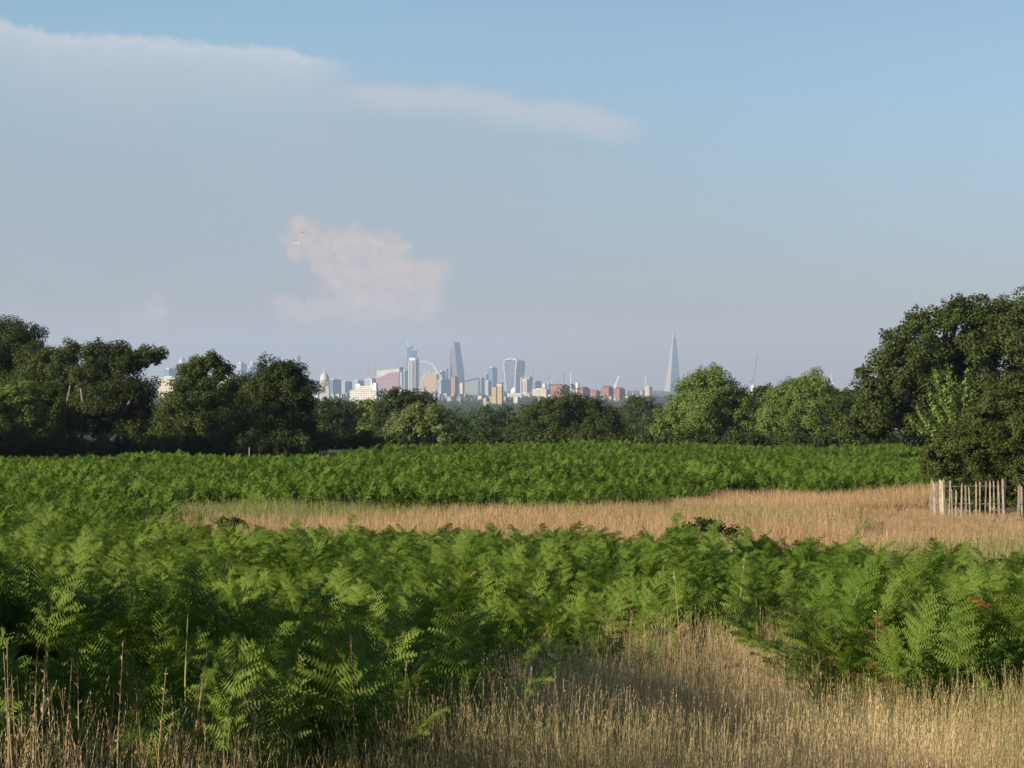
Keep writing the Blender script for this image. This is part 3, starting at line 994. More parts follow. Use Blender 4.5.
BLUE = facade_mat((0.10, 0.165, 0.235), (0.05, 0.095, 0.155), 4.0, 3.0, .6, .35)
DEEP = facade_mat((0.06, 0.13, 0.23), (0.03, 0.07, 0.14), 4.0, 3.0, .6, .35)
SLATE = facade_mat((0.22, 0.26, 0.30), (0.08, 0.12, 0.16), 4.0, 3.5, .55, .4)
GREYF = facade_mat((0.26, 0.26, 0.26), (0.14, 0.16, 0.18), 3.8, 4.0, .5, .6)
CREAM = facade_mat((0.40, 0.34, 0.25), (0.15, 0.13, 0.11), 3.6, 4.5, .45, .8)
SAND = facade_mat((0.37, 0.285, 0.17), (0.15, 0.115, 0.075), 3.6, 4.5, .42, .8)
WHITE = facade_mat((0.50, 0.48, 0.45), (0.20, 0.21, 0.23), 3.8, 5.0, .42, .7)
BRICK = facade_mat((0.25, 0.105, 0.075), (0.07, 0.06, 0.065), 3.0, 4.0, .5, .85)
PINKB = facade_mat((0.27, 0.14, 0.11), (0.09, 0.075, 0.07), 3.0, 4.0, .42, .85)
CREAM_L = facade_mat((0.30, 0.26, 0.20), (0.12, 0.11, 0.10), 3.2, 4.0, .5, .8)
WHITE_L = facade_mat((0.40, 0.385, 0.36), (0.15, 0.155, 0.17), 3.2, 4.5, .5, .7)
STONE = plain_mat('stone', (0.40, 0.35, 0.28), .85, scale=.2)
LEAD = plain_mat('lead_roof', (0.30, 0.33, 0.35), .6, scale=.2)
SLATER = plain_mat('slate_roof', (0.13, 0.13, 0.14), .8, scale=.2)
TILE = plain_mat('tile_roof', (0.18, 0.085, 0.06), .85, scale=.2)
WHITEP = plain_mat('white_paint', (0.66, 0.65, 0.64), .5, scale=.2, var=.05)
STEEL = plain_mat('steel', (0.42, 0.42, 0.43), .5, scale=.2)
DARKST = plain_mat('dark_steel', (0.07, 0.08, 0.10), .5, scale=.2)
REDST = plain_mat('red_steel', (0.40, 0.10, 0.08), .5, scale=.2)
CONC = plain_mat('concrete', (0.40, 0.38, 0.35), .85, scale=.1)
TH = R(35)


def block(name, label, cat, D, x0, x1, ytop, mat, split=.6, group=None, ybase=None, roof=LEAD, plant=True, gable=False):
    """a building whose sunny face and shaded end are both seen; split is the sunny face's share of its width"""
    px = D / F
    g = float(gz(D))
    h = EYE + (380 - ytop) * px - g
    w = (x1 - x0) * px
    a = split * w / math.cos(TH); b = (1 - split) * w / math.sin(TH)
    t = thing(name, label, cat, (((x0 + x1) / 2 - 512) * px, D, g), -TH, group)
    if gable:
        hw = h * .72
        MB().box(-a / 2, a / 2, -b / 2, b / 2, -1, hw).build('walls', mat, t)
        MB().gable(-a / 2 - .4, a / 2 + .4, -b / 2 - .4, b / 2 + .4, hw + .003, h).build('roof', roof, t)
        MB().box(-a * .3 - 1, -a * .3 + 1, -1, 1, h * .8, h * 1.08).build('chimney', mat, t)
    else:
        MB().box(-a / 2, a / 2, -b / 2, b / 2, -1, h - .8).build('walls', mat, t)
        MB().box(-a / 2 - .3, a / 2 + .3, -b / 2 - .3, b / 2 + .3, h - .797, h).build('parapet', roof, t)
        if plant:
            MB().box(-a * .28, a * .2, -b * .25, b * .25, h + .003, h + max(2.2, h * .05)).build('roof_plant', roof, t)
    return t, a, b, h


def lattice(mb, a, b, w, r):
    a = Vector(a); b = Vector(b); d = (b - a)
    q = Vector((0, 1, 0)); e1 = d.cross(q).normalized() * w; e2 = q * w
    n = max(3, int(d.length / (w * 3)))
    cs = [e1 + e2, e1 - e2, -e1 - e2, -e1 + e2]
    for c in cs:
        mb.tube([a + c, b + c], r, 4)
    for k in range(n):
        p = a + d * (k / n); p2 = a + d * ((k + 1) / n)
        mb.tube([p + cs[k % 2], p2 + cs[(k + 1) % 2]], r * .7, 4)
        mb.tube([p + cs[2 + k % 2], p2 + cs[2 + (k + 1) % 2]], r * .7, 4)


def crane(label, D, bx, mast_top, tip, tail, mat=STEEL, group=None, wide=1.0):
    px = D / F; g = float(gz(D))
    X0 = (bx - 512) * px
    t = thing('tower_crane', label, 'crane', (X0, D, g), 0, group)
    def L(p):
        return ((p[0] - bx) * px, 0, EYE + (380 - p[1]) * px - g)
    mt = L((bx, mast_top))
    m = MB(); lattice(m, (0, 0, -1), mt, 1.1 * wide, .42 * wide); m.build('mast', mat, t)
    m = MB(); lattice(m, (mt[0], 0, mt[2] + 1), L(tip), .8 * wide, .36 * wide); m.build('jib', mat, t)
    m = MB(); lattice(m, (mt[0], 0, mt[2] + 1), L(tail), .8 * wide, .36 * wide); m.build('counter_jib', mat, t)
    tl = L(tail)
    MB().box(tl[0] - 1.8, tl[0] + 1.8, -1.6, 1.6, tl[2] - 3.2, tl[2] + .5).build('counterweight', CONC, t)
    MB().box(mt[0] - 1.5, mt[0] + 1.5, -3.4, -1.3, mt[2] - 2, mt[2] + 1.4).build('cab', WHITEP, t)
    return t


def corner_tower(name, label, D, levels, depth, mats, lit_name='sunlit_face', shade_name='shaded_face', cat='tower'):
    """levels: (y, xa, xb, xc) bearings of the sunny edge, the near corner and the shaded edge at several heights; ends on the ground"""
    px = D / F; g = float(gz(D))
    xm = levels[-1][2]
    t = thing(name, label, cat, ((xm - 512) * px, D, g))
    A, B, Cc, Dd = [], [], [], []
    for (y, xa, xb, xc) in levels:
        z = EYE + (380 - y) * px - g
        if (y, xa, xb, xc) == levels[-1]: z = -1
        A.append(((xa - xm) * px, depth * .55, z)); B.append(((xb - xm) * px, 0, z)); Cc.append(((xc - xm) * px, depth * .7, z)); Dd.append(((xa + xc - xb - xm) * px, depth * 1.25, z))
    n = len(levels)
    def strip(P, Q):
        m = MB(); m.add(P + Q, [(i + 1, i + 1 + n, i + n, i) for i in range(n - 1)]); return m
    strip(A, B).build(lit_name, mats[0], t)
    strip(B, Cc).build(shade_name, mats[1], t)
    m = strip(Cc, Dd); k = strip(Dd, A); m.add(k.v, k.f)
    m.build('rear_face', mats[1], t)
    MB().add([A[0], B[0], Cc[0], Dd[0]], [(0, 1, 2, 3)]).build('roof', mats[2], t)
    return t, A, B, Cc, Dd


def build_city():
    # glass spire
    D = 14400; px = D / F; g = float(gz(D))
    t = thing('glass_spire', 'tall pale glass spire tapering to a split point above the bright conical tree', 'skyscraper', ((673.5 - 512) * px, D, g))
    def ring(y, xa, xb, xc, dep):
        z = EYE + (380 - y) * px - g
        return [((xa - 673.5) * px, dep * .4, z), ((xb - 673.5) * px, 0, z), ((xc - 673.5) * px, dep * .6, z), ((xc - 1.5 - 673.5) * px, dep, z), ((xa + 2 - 673.5) * px, dep, z)]
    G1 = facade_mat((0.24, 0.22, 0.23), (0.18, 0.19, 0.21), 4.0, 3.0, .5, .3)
    G2 = facade_mat((0.22, 0.34, 0.46), (0.14, 0.25, 0.36), 4.0, 3.0, .5, .3)  # one glass in two colours: sunlit and shaded tones painted in
    b = ring(400, 664.5, 670, 681.2, 60); m_ = ring(347, 671.2, 672.8, 677.2, 22); tp = ring(338, 672.2, 673.2, 676, 15)
    b = [(p[0], p[1], -1) for p in b]
    rg = [b, m_, tp]
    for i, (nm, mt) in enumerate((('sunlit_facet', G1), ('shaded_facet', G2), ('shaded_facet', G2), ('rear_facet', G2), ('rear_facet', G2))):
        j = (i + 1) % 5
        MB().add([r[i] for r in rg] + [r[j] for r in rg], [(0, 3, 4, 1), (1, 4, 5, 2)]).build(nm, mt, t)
    zt = EYE + (380 - 338.0) * px - g
    z1 = EYE + (380 - 329.0) * px - g; z2 = EYE + (380 - 332.0) * px - g
    MB().add([(-7, 6, zt - 4), (0, 0, zt - 4), (2, 7, zt - 4), (-.8, 4, z1), (.8, 4, z1)], [(0, 1, 3), (1, 4, 3), (1, 2, 4), (2, 0, 3), (2, 3, 4)]).build('tip_sliver', G1, t)
    MB().add([(2, 5, zt - 4), (6, 1, zt - 4), (14, 9, zt - 4), (5, 6, z2), (6.4, 6, z2)], [(0, 1, 3), (1, 4, 3), (1, 2, 4), (2, 0, 3), (2, 3, 4)]).build('tip_sliver', G2, t)
    MB().box(-14, 16, 14, 26, 96, 99).build('floor_band', STEEL, t)
    # leaning wedge tower
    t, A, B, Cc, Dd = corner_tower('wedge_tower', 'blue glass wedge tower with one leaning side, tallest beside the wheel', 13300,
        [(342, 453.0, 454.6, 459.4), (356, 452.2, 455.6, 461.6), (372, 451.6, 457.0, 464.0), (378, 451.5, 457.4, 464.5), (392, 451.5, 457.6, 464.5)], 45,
        (facade_mat((0.12, 0.12, 0.125), (0.07, 0.075, 0.085), 5, 4, .5, .3), facade_mat((0.07, 0.20, 0.38), (0.04, 0.13, 0.27), 5, 4, .5, .3), DARKST))  # sunlit grey and shade blue are put into the face colours
    p_ = 13300 / F
    MB().box((450.0 - 457.6) * p_, (451.7 - 457.6) * p_, 28, 46, -1, EYE + (380 - 349) * p_ - float(gz(13300))).build('service_core', facade_mat((0.16, 0.13, 0.16), (0.08, 0.08, 0.11), 5, 4, .5, .5), t)
    # bulging tower
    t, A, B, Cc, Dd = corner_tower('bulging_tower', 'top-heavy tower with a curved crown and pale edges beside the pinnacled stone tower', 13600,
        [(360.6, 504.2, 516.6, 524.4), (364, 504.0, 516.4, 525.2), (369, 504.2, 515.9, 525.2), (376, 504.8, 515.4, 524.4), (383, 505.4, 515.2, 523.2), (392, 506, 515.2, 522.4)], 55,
        (facade_mat((0.085, 0.09, 0.10), (0.05, 0.06, 0.08), 30, 3.2, .9, .3, .5), facade_mat((0.09, 0.17, 0.27), (0.05, 0.10, 0.18), 4, 4, .6, .3), LEAD))  # lit grey and shaded dark blue painted as separate face colours
    MB().tube(A, 1.8, 5).build('edge_fin', WHITEP, t); MB().tube(B, 2.0, 5).build('edge_fin', WHITEP, t)
    top = [A[0]] + [tuple(Vector(A[0]).lerp(Vector(B[0]), f) + Vector((0, 4, 8 * math.sin(math.pi * (.15 + .55 * f))))) for f in (.12, .3, .5, .7, .88)] + [B[0]]
    MB().tube(top, 1.8, 5).build('crown_rim', WHITEP, t)
    n = len(top)
    back = [(p[0] + 36, p[1] + 22, p[2] + 1) for p in top]
    MB().add(top + back, [(i, i + 1, i + 1 + n, i + n) for i in range(n - 1)]).build('crown_roof', SLATE, t)
    # stepped tower with mast and the two before it
    D = 13200; px = D / F; g = float(gz(D)); z = lambda y: EYE + (380 - y) * px - g
    t = thing('stepped_tower', 'dark blue stepped tower with a thin white mast, behind the white-capped round tower', 'tower', ((412 - 512) * px, D, g))
    X = lambda q: (q - 412) * px
    MB().box(X(407), X(411.6), 0, 30, -1, z(347)).build('tall_shaft', BLUE, t)
    MB().box(X(411.6) + .01, X(417), 2, 32, -1, z(350.6)).build('middle_shaft', DEEP, t)
    MB().box(X(417) + .01, X(419), 4, 34, -1, z(357.5)).build('low_shaft', DEEP, t)
    MB().box(X(403), X(407) - .01, 6, 30, -1, z(357)).build('rear_wing', SLATE, t)
    MB().tube([(X(407.8), 12, z(347)), (X(407.8), 12, z(339.5))], [1.3, .6], 6).build('mast', WHITEP, t)
    MB().box(X(411.0), X(413.0), 6, 20, z(347) + .003 - 4, z(346) + .003).build('roof_plant', DARKST, t)
    D = 10800; px = D / F; g = float(gz(D)); z = lambda y: EYE + (380 - y) * px - g
    t = thing('round_tower', 'grey rounded apartment tower with a white cap, seen through the edge of the wheel', 'tower', ((413.5 - 512) * px, D, g))
    m = MB(); r0 = 5.5 * px
    m.lathe([(r0, -1), (r0, z(360.5))], 20).build('body', facade_mat((0.17, 0.17, 0.18), (0.10, 0.12, 0.14), 3.6, 200, .5, .5, 1.0), t)
    MB().box(-4.2 * px, 1.8 * px, -r0 * .8, r0 * .6, z(360.5) + .003, z(357.8)).build('white_cap', WHITEP, t)
    for k in range(4):
        a = R(-150 + k * 40)
        MB().tube([(r0 * 1.01 * math.cos(a), r0 * 1.01 * math.sin(a), 0), (r0 * 1.01 * math.cos(a), r0 * 1.01 * math.sin(a), z(361))], 1.0, 5).build('edge_fin', WHITEP, t)
    block('office_block', 'pale blue slab wedged between the lattice hall and the round tower', 'building', 11500, 401.5, 408.5, 371, BLUE, .55)
    # wheel
    D = 11200; px = D / F; g = float(gz(D))
    zc = EYE + (380 - 375.2) * px - g; rr = 13.6 * px
    t = thing('ferris_wheel', 'giant white observation wheel with pods round its rim', 'ferris wheel', ((424.4 - 512) * px, D, g), R(12))
    N = 64
    for off in (-1.6, 1.6):
        MB().tube([(rr * math.cos(2 * math.pi * k / N), off, zc + rr * math.sin(2 * math.pi * k / N)) for k in range(N + 1)], 1.9, 6).build('rim', WHITEP, t)
    MB().tube([((rr - 5) * math.cos(2 * math.pi * k / N), 0, zc + (rr - 5) * math.sin(2 * math.pi * k / N)) for k in range(N + 1)], 1.3, 6).build('inner_rim', WHITEP, t)
    sp = MB()
    for k in range(64):
        a = 2 * math.pi * k / 64
        sp.tube([(1.5 * math.cos(a), 4 * (1 if k % 2 else -1), zc + 1.5 * math.sin(a)), (rr * math.cos(a), 0, zc + rr * math.sin(a))], .12, 4)
    sp.build('spokes', STEEL, t)
    MB().tube([(0, -9, zc), (0, 14, zc)], 2.6, 10).build('hub', WHITEP, t)
    for s in (-1, 1):
        MB().tube([(s * 26, 34, -1), (0, 12, zc)], [2.2, 1.4], 8).build('leg', WHITEP, t)
    pod = None
    for k in range(32):
        a = 2 * math.pi * k / 32
        if pod is None:
            pod = MB(); pod.lathe([(.2, -3.6), (1.5, -2.8), (2.1, 0), (1.5, 2.8), (.2, 3.6)], 8)
            pod = pod.build('pod', facade_mat((0.6, 0.62, 0.65), (0.3, 0.35, 0.4), 2, 2, .5, .3), t); c = pod
        else:
            c = pod.copy(); link(c, t)
        c.rotation_euler = (R(90), 0, 0)
        c.location = ((rr + 3.4) * math.cos(a), 0, zc + (rr + 3.4) * math.sin(a))
    # lattice hall
    D = 9000; px = D / F; g = float(gz(D)); z = lambda y: EYE + (380 - y) * px - g
    t = thing('lattice_hall', 'big pale hall with a purplish diamond lattice front, beside the wheel', 'building', ((388 - 512) * px, D, g), R(-8))
    X = lambda q: (q - 388) * px
    m, tt, out = base_mat('diamond_front')
    tc = tt.new('ShaderNodeTexCoord'); s_ = tt.new('ShaderNodeSeparateXYZ'); tt.l.new(tc.outputs['Object'], s_.inputs[0])
    def tri(v):
        return tt.m('ABSOLUTE', tt.m('SUBTRACT', tt.m('FRACT', v), .5))
    a_ = tri(tt.m('DIVIDE', tt.m('ADD', s_.outputs[0], tt.m('MULTIPLY', s_.outputs[2], .55)), 11.0))
    b_ = tri(tt.m('DIVIDE', tt.m('SUBTRACT', s_.outputs[0], tt.m('MULTIPLY', s_.outputs[2], .55)), 11.0))
    w_ = tt.m('LESS_THAN', tt.m('MINIMUM', a_, b_), .09)
    p = tt.new('ShaderNodeBsdfPrincipled'); tt.put(p.inputs['Base Color'], tt.mix(w_, (0.17, 0.075, 0.115), (0.32, 0.24, 0.26))); p.inputs['Roughness'].default_value = .6
    tt.l.new(p.outputs[0], out.inputs[0])
    MB().prism([(X(377.5), -1), (X(399.2), -1), (X(399.2), z(372.2)), (X(390), z(373)), (X(377.5), z(378))], 0, 40).build('lattice_front', m, t)
    MB().prism([(X(376.2), z(378)), (X(376.2), z(370.6)), (X(399.4), z(368.4)), (X(399.4), z(372.0)), (X(390), z(372.8)), (X(377.7), z(377.8))], 3, 42).build('upper_wall', facade_mat((0.44, 0.42, 0.39), (0.30, 0.30, 0.30), 4, 3, .4, .8), t)
    MB().box(X(399.5), X(401), -4, 44, -1, z(367)).build('end_slab', DARKST, t)
    MB().box(X(401) + .01, X(401.7), -4, 30, -1, z(372)).build('white_edge', WHITEP, t)
    # long white block
    D = 5000; px = D / F; g = float(gz(D)); z = lambda y: EYE + (380 - y) * px - g
    t = thing('long_white_block', 'long low white building with stepped top and thin chimney, in front of the lattice hall', 'building', ((363 - 512) * px, D, g), R(-12))
    X = lambda q: (q - 363) * px
    MB().box(X(349.5), X(377), 0, 22, -1, z(390)).build('walls', WHITE, t)
    MB().box(X(354.5), X(373), 2, 20, z(390) + .003, z(385.8)).build('upper_storey', WHITE, t)
    MB().box(X(355), X(359), 3, 16, z(385.8) + .003, z(383.8)).build('roof_box', WHITEP, t)
    MB().box(X(373) + .01, X(376.4), 1, 16, z(390) + .003, z(383)).build('stair_tower', WHITEP, t)
    MB().tube([(X(370.6), 8, z(386)), (X(370.6), 8, z(379))], [1.3, 1.1], 8).build('chimney', WHITEP, t)
    MB().box(X(349.3), X(377.2), -.4, 22.4, z(390) - .7, z(390) + .001).build('cornice', STONE, t)
    # stone dome
    D = 7200; px = D / F; g = float(gz(D)); z = lambda y: EYE + (380 - y) * px - g
    t = thing('domed_church', 'stone church with a ribbed dome and lantern, near the dome-shaped dark tree', 'church', ((324.5 - 512) * px, D, g))
    q = px
    MB().lathe([(4.5 * q, z(382)), (4.6 * q, z(379.4)), (4.4 * q, z(377.4)), (3.6 * q, z(375.2)), (2.3 * q, z(373.5)), (1.0 * q, z(372.7))], 20).build('dome', plain_mat('dome_stone', (0.38, 0.35, 0.29), .7, scale=.2), t, smooth=True)
    MB().lathe([(1.0 * q, z(372.8)), (.9 * q, z(370.6)), (.4 * q, z(369.8)), (.12 * q, z(367.6))], 10).build('lantern', STONE, t)
    d_ = MB().lathe([(4.8 * q, z(386)), (4.8 * q, z(382.1))], 20).build('drum', STONE, t)
    for k in range(9):
        a = R(-170 + k * 20)
        MB().box(-.38 * q, .38 * q, -.15 * q, .15 * q, z(385.6), z(382.8)).build('drum_window', DARKST, d_, (4.75 * q * math.cos(a), 4.75 * q * math.sin(a), 0)).rotation_euler = (0, 0, a + math.pi / 2)
    w_ = MB().box(-4.6 * q, 4.6 * q, -4.2 * q, 10 * q, -1, z(386) - .01).build('nave', STONE, t)
    MB().box(-1.4 * q, 1.4 * q, -4.3 * q, -4.0 * q, z(393), z(387.3)).build('arch_window', DARKST, w_)
    for s in (-3.6, 3.6):
        MB().lathe([(.8 * q, z(386)), (.8 * q, z(383)), (.1 * q, z(380.5))], 8, s * q, -3 * q).build('turret', STONE, t)
    D = 7600; px = D / F; g = float(gz(D)); z = lambda y: EYE + (380 - y) * px - g
    t = thing('church_spire', 'slim stone church spire just beside the stone dome', 'church', ((312 - 512) * px, D, g))
    MB().box(-1.1 * px, 1.1 * px, -1.1 * px, 1.1 * px, -1, z(383)).build('tower', STONE, t)
    MB().lathe([(1.2 * px, z(383) + .003), (.9 * px, z(382)), (.05 * px, z(376.5))], 8).build('spire', LEAD, t)
    t = thing('domed_tower', 'small tower with a white cupola at the shoulder of the dome-shaped tree', 'tower', ((305.5 - 512) * px, D, g))
    MB().box(-2.2 * px, 2.2 * px, -2.2 * px, 2.2 * px, -1, z(379.5)).build('tower', GREYF, t)
    MB().lathe([(2.0 * px, z(379.5) + .003), (2.0 * px, z(376.5)), (1.5 * px, z(375)), (.3 * px, z(373.6)), (.1 * px, z(371.8))], 14).build('cupola', WHITEP, t)
    # beige stepped block seen through the wheel
    D = 10200; px = D / F; g = float(gz(D)); z = lambda y: EYE + (380 - y) * px - g
    t = thing('stepped_block', 'sandy stepped block seen through the wheel', 'building', ((429 - 512) * px, D, g), R(-10))
    X = lambda q: (q - 429) * px
    MB().box(X(419.3), X(437), 0, 50, -1, z(378.2)).build('lower_storeys', SAND, t)
    MB().box(X(423.3), X(436.5), 3, 48, z(378.2) + .003, z(374.5)).build('middle_storeys', SAND, t)
    MB().box(X(427.5), X(439.8), 6, 46, z(374.5) + .003, z(372.2)).build('upper_storeys', CREAM, t)
    MB().box(X(427), X(429.4), 6, 18, z(372.2) + .003, z(371)).build('roof_plant', CREAM, t)
    B = lambda *a, **k: block(*a, **k)
    B('office_block', 'slate office block between the sandy stepped block and the wedge tower', 'building', 11800, 438.5, 446.0, 371.5, SLATE, .45)
    B('office_block', 'narrow dark slab standing against the wedge tower', 'building', 12600, 445.8, 448.4, 368.8, DEEP, .4)
    B('office_block', 'broad dull-blue block at the foot of the narrow dark slab', 'building', 9800, 437.6, 450.4, 379.5, SLATE, .3)
    B('apartment_tower', 'reddish tower with an orange sunlit front below the wedge tower', 'building', 7800, 451.2, 458.2, 377.0, PINKB, .55, roof=TILE)
    B('apartment_tower', 'small cream-fronted block beside the reddish tower', 'building', 7400, 459.6, 463.8, 383.6, CREAM, .75)
    # saw-tooth roofed glass hall
    D = 9000; px = D / F; g = float(gz(D)); z = lambda y: EYE + (380 - y) * px - g
    t = thing('glass_hall', 'pale green glass block with a dark rising sawtooth roof, right after the wedge tower'.replace('right after', 'next to'), 'building', ((471.5 - 512) * px, D, g), R(-6))
    X = lambda q: (q - 471.5) * px
    MB().prism([(X(464.8), -1), (X(478.2), -1), (X(478.2), z(378.8)), (X(464.8), z(381.8))], 0, 50).build('walls', facade_mat((0.22, 0.26, 0.26), (0.11, 0.15, 0.17), 5, 6, .55, .3), t)
    pts = [(X(464.6), z(381.75))]
    for k in range(6):
        f0 = 464.8 + k * 2.2; pts += [(X(f0 + 1.6), z(381.2 - k * .52 - 1.0)), (X(f0 + 2.1), z(381.2 - k * .52))]
    pts += [(X(478.4), z(378.75))]
    MB().prism(pts, -1, 51).build('sawtooth_roof', DARKST, t)
    B('office_block', 'grey-blue block between the sawtooth hall and the dark blue tower', 'building', 11500, 478.3, 484.6, 378, BLUE, .5)
    B('office_tower', 'square dark blue tower standing clear between the wedge and the bulging tower', 'tower', 12800, 488, 497.2, 367.6, DEEP, .5)
    B('office_block', 'blue lower shoulder block against the square dark blue tower', 'building', 12700, 484.2, 488.6, 374.2, BLUE, .5)
    B('office_block', 'lilac-grey block in front of the square dark blue tower', 'building', 9000, 485, 491.6, 381, GREYF, .5)
    # yellow stone tower
    D = 4600; px = D / F; g = float(gz(D)); z = lambda y: EYE + (380 - y) * px - g
    t = thing('stone_mansion', 'yellow sunlit stone block with a dark slit down its front, before the square blue tower', 'building', ((496.8 - 512) * px, D, g), R(-14))
    X = lambda q: (q - 496.8) * px
    MB().box(X(491.4), X(496.2), 0, 12, -1, z(387.2)).build('wing', SAND, t)
    MB().box(X(497.2), X(501.8), 0, 12, -1, z(386.2)).build('wing', SAND, t)
    MB().box(X(496.2) + .01, X(497.2) - .01, 2, 12, -1, z(386.8)).build('slit_bay', DARKST, t)
    MB().box(X(496.4), X(501.4), 3, 11, z(386.2) + .003, z(383.6)).build('penthouse', STONE, t)
    MB().box(X(495.8), X(502.0), 2, 12, z(383.6) + .003, z(382.6)).build('roof', SLATER, t)
    # small white dome
    D = 7000; px = D / F; g = float(gz(D)); z = lambda y: EYE + (380 - y) * px - g
    t = thing('domed_hall', 'low white hall with a shallow dome at the foot of the bulging tower', 'building', ((514.2 - 512) * px, D, g))
    MB().box(-5.2 * px, 7 * px, 0, 20, -1, z(393)).build('walls', WHITE, t)
    MB().lathe([(3.3 * px, z(393) + .003), (3.3 * px, z(391)), (2.7 * px, z(389.3)), (1.4 * px, z(388)), (.3 * px, z(387.4)), (.1 * px, z(386.4))], 16, 0, 10).build('dome', WHITEP, t, smooth=True)
    # pinnacled stone tower
    D = 9200; px = D / F; g = float(gz(D)); z = lambda y: EYE + (380 - y) * px - g
    t = thing('stone_tower', 'square pale stone tower with corner pinnacles next to the bulging tower', 'tower', ((524.8 - 512) * px, D, g), R(-20))
    w = 3.0 * px
    b_ = MB().box(-w, w, -w, w, -1, z(379.3)).build('shaft', STONE, t)
    for s in (-.45, .45):
        MB().box(s * w - .17 * w, s * w + .17 * w, -w - .4, -w + .4, z(392), z(381)).build('belfry_window', DARKST, b_)
    for sx in (-1, 1):
        for sy in (-1, 1):
            MB().lathe([(.24 * w, 0), (.24 * w, z(378.2)), (.02 * w, z(376.2))], 8, sx * w, sy * w).build('pinnacle', STONE, t)
    MB().tube([(0, 0, z(379.3)), (0, 0, z(374))], [.5, .25], 5).build('flagpole', WHITEP, t)
    B('office_tower', 'dull reddish-grey tower close behind the pinnacled stone tower', 'building', 11000, 528.2, 532.8, 377, GREYF, .2)
    B('office_block', 'blue flat-topped block beside the pinnacled stone tower', 'building', 11000, 532.4, 541.4, 381.2, BLUE, .3)
    B('office_block', 'small white block on the far side of the blue flat-topped block', 'building', 10500, 542.4, 546.6, 383.6, WHITE, .6)
    B('office_block', 'blue-grey block showing beyond the first brick gable', 'building', 10800, 545.8, 553, 383.8, BLUE, .4)
    B('apartment_block', 'long cream block in front of the blue flat-topped block', 'building', 6800, 532.2, 549.6, 389.2, CREAM, .8)
    # brick blocks
    G = None
    D = 6000; px = D / F; g = float(gz(D)); z = lambda y: EYE + (380 - y) * px - g
    def brick(label, x0, x1, y, split, steps):
        t, a, b, h = block('brick_block', label, 'building', D, x0, x1, y + 1.8, BRICK, split, roof=TILE, plant=False)
        for k in range(steps):
            xa = -a / 2 + a * (k + .12) / steps; xb = -a / 2 + a * (k + .88) / steps
            MB().gable(xa, xb, -b * .44, b * .44, h + .003, h + 1.8 * px).build('gable', TILE, t)
        return t
    brick('many-gabled red brick block rising behind the domed oak', 550.5, 570, 384, .6, 4)
    brick('red brick block with a dark shaded end next to the white round chimney', 579, 590, 386.5, .35, 2)
    brick('small red brick block between two taller brick blocks', 590.4, 600.4, 389.8, .55, 2)
    brick('tall red brick block with stepped top, second from the end of the brick row', 601.2, 613.2, 385.6, .6, 3)
    brick('last red brick block of the row, with a dark blue shaded end', 613.4, 625, 387.2, .5, 2)
    D = 6300; px = D / F; g = float(gz(D)); z = lambda y: EYE + (380 - y) * px - g
    t = thing('white_round_tower', 'round white tower rising above the brick blocks', 'tower', ((577.6 - 512) * px, D, g))
    MB().lathe([(1.9 * px, -1), (1.9 * px, z(384.5)), (2.1 * px, z(384.3)), (2.1 * px, z(383))], 14).build('shaft', WHITE, t)
    MB().box(-1.0 * px, 1.0 * px, -1, 1, z(383) + .003, z(382.2)).build('roof_plant', CONC, t)
    B('office_block', 'small pale block with a mast between the brick row and the glass spire', 'building', 8800, 645, 652.4, 386.6, CREAM, .6)
    D = 8800; px = D / F; g = float(gz(D)); z = lambda y: EYE + (380 - y) * px - g
    t = thing('lattice_mast', 'thin white mast beside the small pale block near the glass spire', 'mast', ((645.2 - 512) * px, D - 20, g))
    m = MB(); lattice(m, (0, 0, -1), (0, 0, z(377)), .6, .3); m.build('lattice', WHITEP, t); MB().tube([(0, 0, z(377)), (0, 0, z(375))], .3, 5).build('aerial', WHITEP, t)
    t = thing('lattice_mast', 'thin white mast sticking up over the many-gabled brick block', 'mast', ((570.6 - 512) * px, D - 20, g))
    m = MB(); lattice(m, (0, 0, -1), (0, 0, z(373)), .7, .35); m.build('lattice', WHITEP, t); MB().tube([(0, 0, z(373)), (0, 0, z(371))], .3, 5).build('aerial', WHITEP, t)
    B('office_tower', 'blue tower peeping out behind the conical lime tree', 'tower', 11000, 725.4, 731.8, 372.4, BLUE, .35)
    B('office_block', 'white site building under the steep dark crane', 'building', 8000, 750.8, 755.6, 385.4, WHITE, .6)
    B('office_block', 'tiny blue and white block beyond the broad lime tree', 'building', 9500, 829, 833.4, 384.8, BLUE, .5)
    B('office_block', 'low glassy block glimpsed between the broad bough and the spiky tree', 'building', 10500, 163.5, 176.5, 369.2, BLUE, .5)
    B('apartment_block', 'long cream terrace below the low glassy block', 'building', 6500, 158, 184, 377.2, CREAM, .7)
    D = 13500; px = D / F; g = float(gz(D)); z = lambda y: EYE + (380 - y) * px - g
    t = thing('rounded_tower', 'hazy mauve tower with a rounded top behind the spiky tree', 'tower', ((182 - 512) * px, D, g))
    q = 4.2 * px
    MB().lathe([(q, -1), (q * 1.03, z(372)), (q * .95, z(364)), (q * .78, z(360)), (q * .45, z(357.6)), (.05 * q, z(356.8))], 18).build('body', facade_mat((0.34, 0.30, 0.33), (0.20, 0.20, 0.24), 4, 200, .5, .4, 1.0), t)
    MB().lathe([(q * .98, z(364.4)), (q * .98, z(363.6))], 18).build('band', STEEL, t)
    t, a, b, h = B('office_tower', 'grey-framed tower between the spiky tree and the dome-shaped tree', 'tower', 12000, 236, 246.4, 363.6, SLATE, .55)
    B('office_tower', 'hazy blue tower next to the grey-framed tower', 'tower', 12500, 246.8, 254.2, 367.4, BLUE, .5)
    B('office_tower', 'pale square-topped tower behind the grey-framed tower', 'tower', 13800, 249.5, 255.5, 362.5, GREYF, .6)
